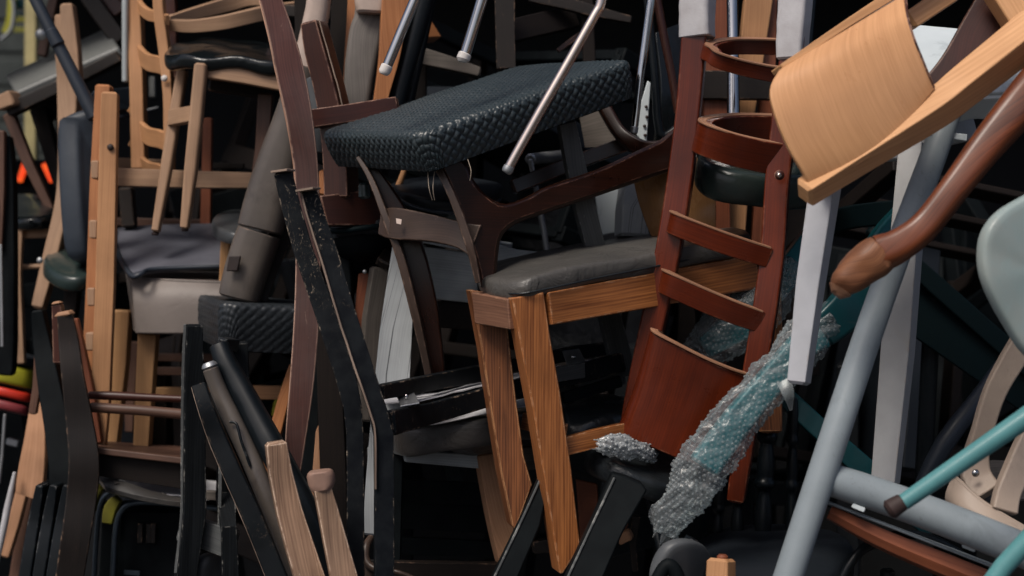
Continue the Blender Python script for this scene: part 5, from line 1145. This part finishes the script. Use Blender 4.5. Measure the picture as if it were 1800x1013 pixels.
pad(T, 'seat', [(372, 398, 2.80), (380, 410, 2.72), (410, 420, 2.68), (450, 418, 2.7), (480, 405, 2.8), (470, 388, 2.95), (420, 378, 3.0), (385, 384, 2.92)], .026, 'greyseatdark', n=5, wob=.0005)
beam(T, 'leg', [(398, 420, 2.76, 18), (394, 480, 2.77, 15), (388, 560, 2.78, 13)], 'tanleg', k=.4)
T.done()
# background chairs, left: grey board seat, posts
T = Thing('grey_seat_tilted_chair', 'tilted dusty grey padded seat with pale wooden corner at the far left', 'chair')
board(T, 'seat', [(32, 172, 3.2), (214, 92, 3.22), (193, 58, 3.6), (14, 142, 3.6)], .03, 'greyseatpad', bevel=.007)
beam(T, 'seat_rail', [(14, 196, 3.2, 24), (110, 152, 3.2, 22), (212, 100, 3.22, 20)], 'brown', t=24)
beam(T, 'corner_block', [(2, 186, 3.2, 24), (34, 172, 3.19, 26)], 'pinepale', t=50, wob=.002)
beam(T, 'leg', [(16, 200, 3.24, 20), (52, 290, 3.24, 18), (90, 370, 3.24, 14)], 'brownwarm')
beam(T, 'leg', [(70, 190, 3.3, 30), (96, 290, 3.3, 22), (108, 330, 3.3, 20)], 'brownd')
beam(T, 'underside', [(60, 200, 3.35, 40), (110, 186, 3.35, 36)], 'brown')
T.done()
T = Thing('pale_forked_post_chair', 'tall pale beech post with forked top at the far left', 'chair')
beam(T, 'rear_post', [(120, 8, 3.05, 22), (126, 90, 3.05, 30), (138, 150, 3.05, 12)], 'pinepale', t=26, sm=2)
beam(T, 'rear_post', [(106, 28, 3.1, 12), (112, 100, 3.1, 22), (122, 160, 3.1, 36), (116, 300, 3.08, 22), (110, 370, 3.06, 24), (92, 450, 3.04, 26), (68, 543, 3.02, 20)], 'pinepale', t=28, sm=4)
beam(T, 'rear_post', [(118, 130, 3.12, 16), (134, 180, 3.12, 20), (142, 200, 3.12, 14)], 'tan')
T.done()
T = Thing('blue_grey_upholstered_chair', 'blue grey upholstered backrest standing on end at the left', 'chair')
pad(T, 'backrest', [(118, 220, 2.92), (128, 204, 2.92), (160, 192, 2.94), (178, 196, 3.05), (182, 330, 3.05), (172, 458, 3.0), (146, 462, 2.93), (130, 440, 2.9), (121, 330, 2.9)], .05, 'blueseat', n=3, flip=False, inset=.03, wob=.0005)
T.done()
T = Thing('blue_black_tube_stool', 'straight blue black tube leg slanting down at the far upper left', 'stool')
beam(T, 'leg', [(42, -40, 2.86, 20), (95, 65, 2.85, 22), (168, 210, 2.84, 25)], 'bluetube', sec='o', sm=2)
beam(T, 'joint', [(88, 52, 2.845, 23), (104, 82, 2.845, 25)], 'bluetube', sec='o'); T.done()
T = Thing('green_black_cushion_stool', 'glossy green black round seat on a pale leg at the far left', 'stool')
pad(T, 'seat', [(76, 466, 3.0), (84, 482, 2.94), (112, 498, 2.9), (146, 500, 2.9), (165, 490, 2.95), (165, 462, 3.1), (128, 446, 3.15), (96, 448, 3.1)], .035, 'greengloss', n=5, wob=.001, puff=.4)
beam(T, 'leg', [(130, 500, 3.0, 26), (124, 560, 3.0, 22), (120, 640, 3.0, 18)], 'brownd')
T.done()
T = Thing('low_beech_frame_chair', 'pale beech side frame with black seat at the far left edge', 'chair')
pad(T, 'seat', [(20, 392, 3.1), (95, 390, 3.1), (96, 368, 3.4), (60, 352, 3.45), (22, 356, 3.4)], .03, 'blackgloss', n=3)
beam(T, 'rail', [(30, 408, 3.12, 24), (95, 406, 3.12, 24)], 'pinepale', t=20)
beam(T, 'leg', [(36, 400, 3.1, 12), (32, 480, 3.1, 12), (34, 560, 3.1, 15), (38, 640, 3.1, 14)], 'pinepale', sm=3)
beam(T, 'stretcher', [(32, 470, 3.12, 9), (80, 468, 3.12, 9)], 'pinepale', sec='o')
blob(T, 'screw', 70, 458, 3.0, 6, 'steel')
T.done()
T = Thing('dark_upright_chair', 'black upright chair post at the extreme left edge', 'chair')
beam(T, 'rear_post', [(8, 240, 3.0, 24), (14, 330, 3.0, 28), (14, 600, 3.0, 30), (12, 660, 3.0, 24)], 'blackplain', t=24, sm=2)
beam(T, 'stile', [(2, 230, 2.98, 16), (3, 330, 2.98, 14), (0, 440, 2.98, 8)], 'brownwarm')
beam(T, 'edge', [(1, 430, 2.96, 5), (4, 610, 2.96, 5)], 'steel')
T.done()
# stacked coloured plastic seats
for nm, mat, y, h, x1, lab in (('yellow_seat', 'yellow', 660, 34, 64, 'yellow green plastic seat, topmost of the coloured stack'), ('red_seat', 'red', 693, 16, 62, 'bright red plastic seat in the middle of the coloured stack'), ('maroon_seat', 'maroon', 716, 16, 56, 'dusty maroon plastic seat, lowest of the coloured stack')):
    T = Thing('plastic_seat', lab, 'seat', 'coloured plastic seats stacked at the left edge')
    dz = h * 3.15 / FPX
    pad(T, 'plastic_seat', [(-60, y - 6, 3.2), (-20, y - 8, 3.12), (30, y + 2, 3.12), (x1 - 4, y + 8, 3.16), (x1, y + 6, 3.3), (x1 - 10, y, 3.5), (0, y - 10, 3.55), (-60, y - 10, 3.5)], dz, mat, n=4, puff=.05, inset=.01, wob=.0006); T.done()
T = Thing('dark_rim_seat', 'black seat rim lying on top of the coloured seats', 'seat')
pad(T, 'dark_rim_seat', [(-60, 622, 3.2), (0, 624, 3.12), (60, 638, 3.14), (78, 640, 3.3), (40, 628, 3.5), (-60, 612, 3.5)], .02, 'navyseat', n=4); T.done()
# brown board, sticks
T = Thing('brown_paddle_board', 'flat brown wooden chair back board hanging at the lower left', 'board')
loft(T, 'board', [[(60, 690, 2.9), (48, 760, 2.88), (34, 830, 2.88), (30, 866, 2.88)], [(76, 700, 2.88), (82, 760, 2.86), (80, 830, 2.86), (74, 882, 2.86)]], .012, 'tan', n=4, m=4, wob=.003)
T.done()
T = Thing('short_leg_chair', 'two short brown chair legs hanging above the brown board', 'chair')
beam(T, 'leg', [(70, 610, 2.8, 14), (66, 680, 2.8, 14), (58, 728, 2.8, 13)], 'brownwarm'); beam(T, 'leg', [(112, 690, 2.76, 12), (102, 740, 2.76, 13), (94, 786, 2.76, 12)], 'brownwarm')
beam(T, 'rail', [(70, 610, 2.82, 20), (112, 640, 2.82, 20)], 'brownd')
T.done()
T = Thing('lower_left_legs_chair', 'tan chair legs slanting at the bottom left corner', 'chair')
beam(T, 'leg', [(44, 850, 3.0, 20), (26, 920, 3.0, 20), (8, 978, 3.0, 20)], 'tan', t=20); beam(T, 'leg', [(54, 870, 3.05, 14), (40, 940, 3.05, 18), (26, 1030, 3.05, 20), (10, 1100, 3.05, 20)], 'brownwarm', t=20)
beam(T, 'rail', [(20, 880, 3.1, 18), (80, 870, 3.1, 18)], 'brownd')
T.done()
T = Thing('white_tip_stick', 'slim white stick leaning at the bottom left corner', 'stick')
beam(T, 'stick', [(26, 830, 2.85, 6), (14, 890, 2.85, 12), (4, 940, 2.85, 12), (-14, 1020, 2.85, 10)], 'whitewrap', sec='o', sm=3); T.done()
T = Thing('grey_tube_chair', 'thin pale steel rod at the left below the maroon seat', 'chair')
beam(T, 'leg', [(9, 728, 3.1, 6), (4, 800, 3.1, 6), (-2, 850, 3.1, 6)], 'steel', sec='o'); beam(T, 'bracket', [(12, 775, 3.3, 12), (34, 780, 3.3, 12)], 'steel'); T.done()
T = Thing('grey_green_seat_chair', 'dull grey seat ends stacked right of the brown board', 'chair')
board(T, 'seat', [(92, 790, 2.86), (116, 784, 2.86), (116, 830, 2.86), (90, 812, 2.86)], .02, 'greybrown'); board(T, 'seat', [(80, 850, 2.86), (108, 862, 2.86), (106, 880, 2.86), (80, 872, 2.86)], .02, 'greybrown'); T.done()
# thin light tube and dark diagonal at the top left
T = Thing('pale_tube_stool', 'thin pale steel tube hanging left of the ladder back', 'stool')
beam(T, 'leg', [(220, -40, 3.0, 12), (220, 145, 3.0, 11)], 'steel2', sec='o'); T.done()
T = Thing('diagonal_brown_chair', 'dark brown chair frame crossing diagonally at the top left', 'chair')
beam(T, 'leg', [(140, -30, 3.4, 30), (175, 20, 3.4, 30), (215, 75, 3.4, 30)], 'brown'); beam(T, 'leg', [(100, -20, 3.45, 16), (86, 40, 3.45, 16), (74, 100, 3.45, 16)], 'brownwarm')
beam(T, 'rail', [(180, -20, 3.42, 26), (215, 25, 3.42, 26)], 'mahog')
blob(T, 'joint', 72, 60, 3.4, 11, 'steel')
T.done()
T = Thing('blue_seat_edge_chair', 'dark blue chair seat behind the beech post pair', 'chair')
board(T, 'seat', [(160, 165, 2.98), (240, 152, 3.2), (240, 190, 3.2), (200, 200, 3.0)], .02, 'blueseat'); beam(T, 'edge', [(205, 208, 3.1, 8), (280, 190, 3.1, 8)], 'bluetube', sec='o'); T.done()
T = Thing('pale_stub_chair', 'pale stub of a chair seen through the bowed ladder back', 'chair')
beam(T, 'post', [(268, 135, 3.4, 10), (268, 172, 3.4, 10)], 'greyseatpad'); T.done()
T = Thing('brown_tall_post_chair', 'brown upright post in shade behind the black seat legs', 'chair')
beam(T, 'rear_post', [(366, 208, 3.1, 16), (362, 420, 3.1, 18)], 'reddish'); beam(T, 'rail', [(200, 390, 3.2, 14), (370, 394, 3.2, 16)], 'brownwarm'); beam(T, 'rail', [(375, 292, 3.2, 10), (430, 292, 3.2, 10)], 'brownd'); T.done()
# ================================================================ gloom behind: stand-in chairs, added dark walls and roof, ground
def generic(label, loc, rot, mat, seatmat, kind=0, s=1.0):  # dark stand-in chairs added to fill the pile's black gaps
    T = Thing('filler_chair', label, 'chair', 'dark stand-in chairs filling the black gaps deep in the pile')
    mt = Matrix.Translation(Vector(loc)) @ Matrix.Rotation(R(rot[2]), 4, 'Z') @ Matrix.Rotation(R(rot[1]), 4, 'Y') @ Matrix.Rotation(R(rot[0]), 4, 'X') @ Matrix.Scale(s, 4)
    def bar(name, a, b, w, t, m=mat):
        a, b = Vector(a), Vector(b); tg = (b - a).normalized(); ref = Vector((0, 1, 0)) if abs(tg.y) < .8 else Vector((1, 0, 0))
        W = tg.cross(ref).normalized(); D = W.cross(tg); V = []
        for c in (a, b):
            for sx, sy in ((-1, -1), (1, -1), (1, 1), (-1, 1)): V.append(mt @ (c + W * sx * w / 2 + D * sy * t / 2))
        F = [(0, 1, 2, 3), (7, 6, 5, 4), (0, 4, 5, 1), (1, 5, 6, 2), (2, 6, 7, 3), (3, 7, 4, 0)]
        UV = [((0, 0), (w, 0), (w, t), (0, t))] * 2 + [((0, 0), (0, (b - a).length), (w, (b - a).length), (w, 0))] * 4
        T.add(name, V, F, UV, m, bevel=.003)
    h = .21
    for sx in (-1, 1):
        bar('front_leg', (sx * h, -h, 0), (sx * h, -h, .44), .036, .036); bar('rear_leg', (sx * h * .95, h + .05, 0), (sx * h * .95, h, .44), .036, .04)
        bar('stile', (sx * h * .95, h, .44), (sx * h * .9, h + .09, .92), .034, .036)
        bar('side_rail', (sx * h, -h, .42), (sx * h, h, .42), .05, .024); bar('stretcher', (sx * h, -h, .2), (sx * h, h + .02, .2), .03, .018)
    bar('front_rail', (-h, -h, .42), (h, -h, .42), .05, .024)
    if kind == 0:
        for z in (.58, .72, .86): bar('slat', (-h * .92, h + .03 + (z - .5) * .16, z), (h * .92, h + .03 + (z - .5) * .16, z), .06, .014)
    elif kind == 1:
        bar('top_rail', (-h, h + .085, .9), (h, h + .085, .9), .07, .02)
        for k in range(5): bar('spindle', (-.14 + .07 * k, h + .005, .46), (-.14 + .07 * k, h + .08, .88), .016, .016)
    else: bar('back_panel', (-h * .9, h + .05, .72), (h * .9, h + .05, .72), .34, .016)
    bar('seat', (0, -h - .02, .465), (0, h + .01, .465), .45, .045, seatmat)
    T.done()
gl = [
 ('dark stand-in chair in shadow directly behind the thick lacquered post', (-.62, 3.55, 1.15), (10, 20, 30), 'brownd', 'navyseat', 0),
 ('dark stand-in chair in shadow behind the taupe vinyl block', (-.95, 3.75, .65), (0, 0, -25), 'brown', 'blackleather', 1),
 ('dark stand-in chair in shadow between bowed ladder back and mahogany post', (-.75, 3.7, 1.5), (170, 10, 40), 'brownd', 'blackplain', 2),
 ('dark stand-in chair in shadow above the woven seat, left half', (-.15, 3.45, 1.45), (160, 15, -30), 'brownd', 'navyseat', 0),
 ('dark stand-in chair in shadow above the woven seat, right half', (.35, 3.55, 1.5), (20, -70, 20), 'blackplain', 'navyseat', 1),
 ('dark stand-in chair in shadow under the walnut arm', (.1, 3.4, .9), (5, 12, 60), 'brownd', 'blackleather', 0),
 ('dark stand-in chair in shadow behind the black bent posts', (-.35, 3.35, .7), (0, -15, 15), 'blackplain', 'navyseat', 2),
 ('dark stand-in chair in shadow behind the oak legs', (.3, 3.2, .5), (0, 10, -40), 'blackplain', 'blackleather', 1),
 ('dark stand-in chair in shadow behind the red ladder back', (.68, 3.5, 1.05), (80, 10, 10), 'brownd', 'navyseat', 0),
 ('dark stand-in chair in shadow above the beech backrest', (1.1, 3.5, 1.45), (150, -20, 30), 'blackplain', 'blackleather', 2),
 ('dark stand-in chair in shadow behind the white legs', (1.05, 3.3, .85), (10, 60, 20), 'blackplain', 'navyseat', 0),
 ('dark stand-in chair in shadow behind the beige plastic chair', (1.35, 3.2, .55), (0, 0, 30), 'blackplain', 'navyseat', 2),
 ('dark stand-in chair in shadow low behind the turned spindles', (.75, 3.15, .45), (0, 0, -15), 'blackplain', 'blackleather', 1),
 ('dark stand-in chair in shadow behind the nested steel frames', (-.9, 3.5, .45), (0, -8, 20), 'blackplain', 'navyseat', 0),
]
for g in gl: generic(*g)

def slab(name, x0, x1, y0, y1, z0, z1, mat, kind='structure', label=None, cat='STRUCT', bevel=0):
    T = Thing(name, label, cat)
    V = [Vector((x, y, z)) for z in (z0, z1) for x, y in ((x0, y0), (x1, y0), (x1, y1), (x0, y1))]
    T.add(name, V, [(3, 2, 1, 0), (4, 5, 6, 7), (0, 1, 5, 4), (1, 2, 6, 5), (2, 3, 7, 6), (3, 0, 4, 7)], None, mat, bevel=bevel, smooth=False)
    T.done(); 
    if cat == 'STRUCT' and 'label' in T.root: del T.root['label']
    return T
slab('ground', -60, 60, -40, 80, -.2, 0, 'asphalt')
slab('dark_backdrop', -1.38, 6, 4.3, 4.5, 0, 3.6, 'darkfill')  # dark backdrop added so the gaps between chairs stay black
slab('shade_wall', 1.95, 2.1, 2.7, 4.3, 0, 3.6, 'darkfill')  # unseen wall added to keep side light out of the pile
slab('shade_roof', -3.2, 6, 3.05, 4.6, 2.35, 2.45, 'darkfill')  # unseen roof added to block the sky over the rear of the pile
slab('far_backdrop', -9, 6, 8.0, 8.2, 0, 5.5, 'slatgrey')  # dark backdrop added to hide bright sky behind the fence gaps
# things beyond the open left end of the pile
T = Thing('slatted_fence', 'dim grey board fence far beyond the left end of the pile', 'fence')
for k_ in range(9): beam(T, 'board', [(-900, 20 + k_ * 60, 7.2), (230, 10 + k_ * 58, 7.2)], 'slatgrey', w=46, t=20)
for x in (-40, 170): beam(T, 'post', [(x, -60, 7.25), (x, 700, 7.25)], 'slatgrey', w=20, t=20)
T.done()
T = Thing('pale_yellow_post', 'blurred pale yellow wooden post in the far background at the top left', 'post')
beam(T, 'post', [(57, -60, 5.2, 20), (56, 120, 5.2, 20), (55, 900, 5.2, 20)], 'paleyellow', t=20); T.done()
T = Thing('yellow_strap_rack', 'blurred yellow strap beside green slats at the top left corner', 'rack')
beam(T, 'strap', [(22, -40, 5.6, 12), (20, 30, 5.6, 14), (10, 60, 5.6, 14)], 'yellow', t=8, sm=3)
for k_ in range(2):
    for j_ in range(5): beam(T, 'slat', [(27 + j_ * 5, 30 + k_ * 18, 5.6), (27 + j_ * 5, 39 + k_ * 18, 5.6)], 'yellow', w=2.6, t=3)
beam(T, 'rail', [(20, 24, 5.65, 4), (54, 24, 5.65, 4)], 'teal'); beam(T, 'rail', [(28, 8, 5.65, 16), (48, 8, 5.65, 16)], 'teal')
beam(T, 'hoop', [(2, 70, 5.5, 6), (20, 50, 5.5, 6), (24, 10, 5.5, 6), (14, -30, 5.5, 6)], 'steel', sec='o', sm=4)
T.done()
for x, xb, lab in ((45, 34, 'left glowing red orange lamp bar in the dark at the far left'), (78, 92, 'right glowing red orange lamp bar in the dark at the far left')):
    T = Thing('lamp_bar', lab, 'lamp', 'red orange lamps glowing behind the chairs')
    beam(T, 'housing', [(x, 284, 4.62, 16), (xb, 324, 4.62, 16)], 'blackplain', t=10)
    beam(T, 'lens', [(x, 288, 4.6, 11), (xb, 320, 4.6, 9)], 'redlamp', t=8, k=.6); T.done()
T = Thing('lamp_bar', 'tiny red lamp just above the right glowing bar', 'lamp')
beam(T, 'lens', [(98, 271, 4.6, 6), (106, 270, 4.6, 6)], 'redlamp', t=6); beam(T, 'housing', [(96, 271, 4.62, 10), (108, 270, 4.62, 10)], 'blackplain', t=8); T.done()
slab('dark_cabinet', -1.75, -1.5, 4.64, 4.9, 0, 1.72, 'blackplain', label='black cabinet front in the dark holding the red orange lamps', cat='cabinet', bevel=.004)
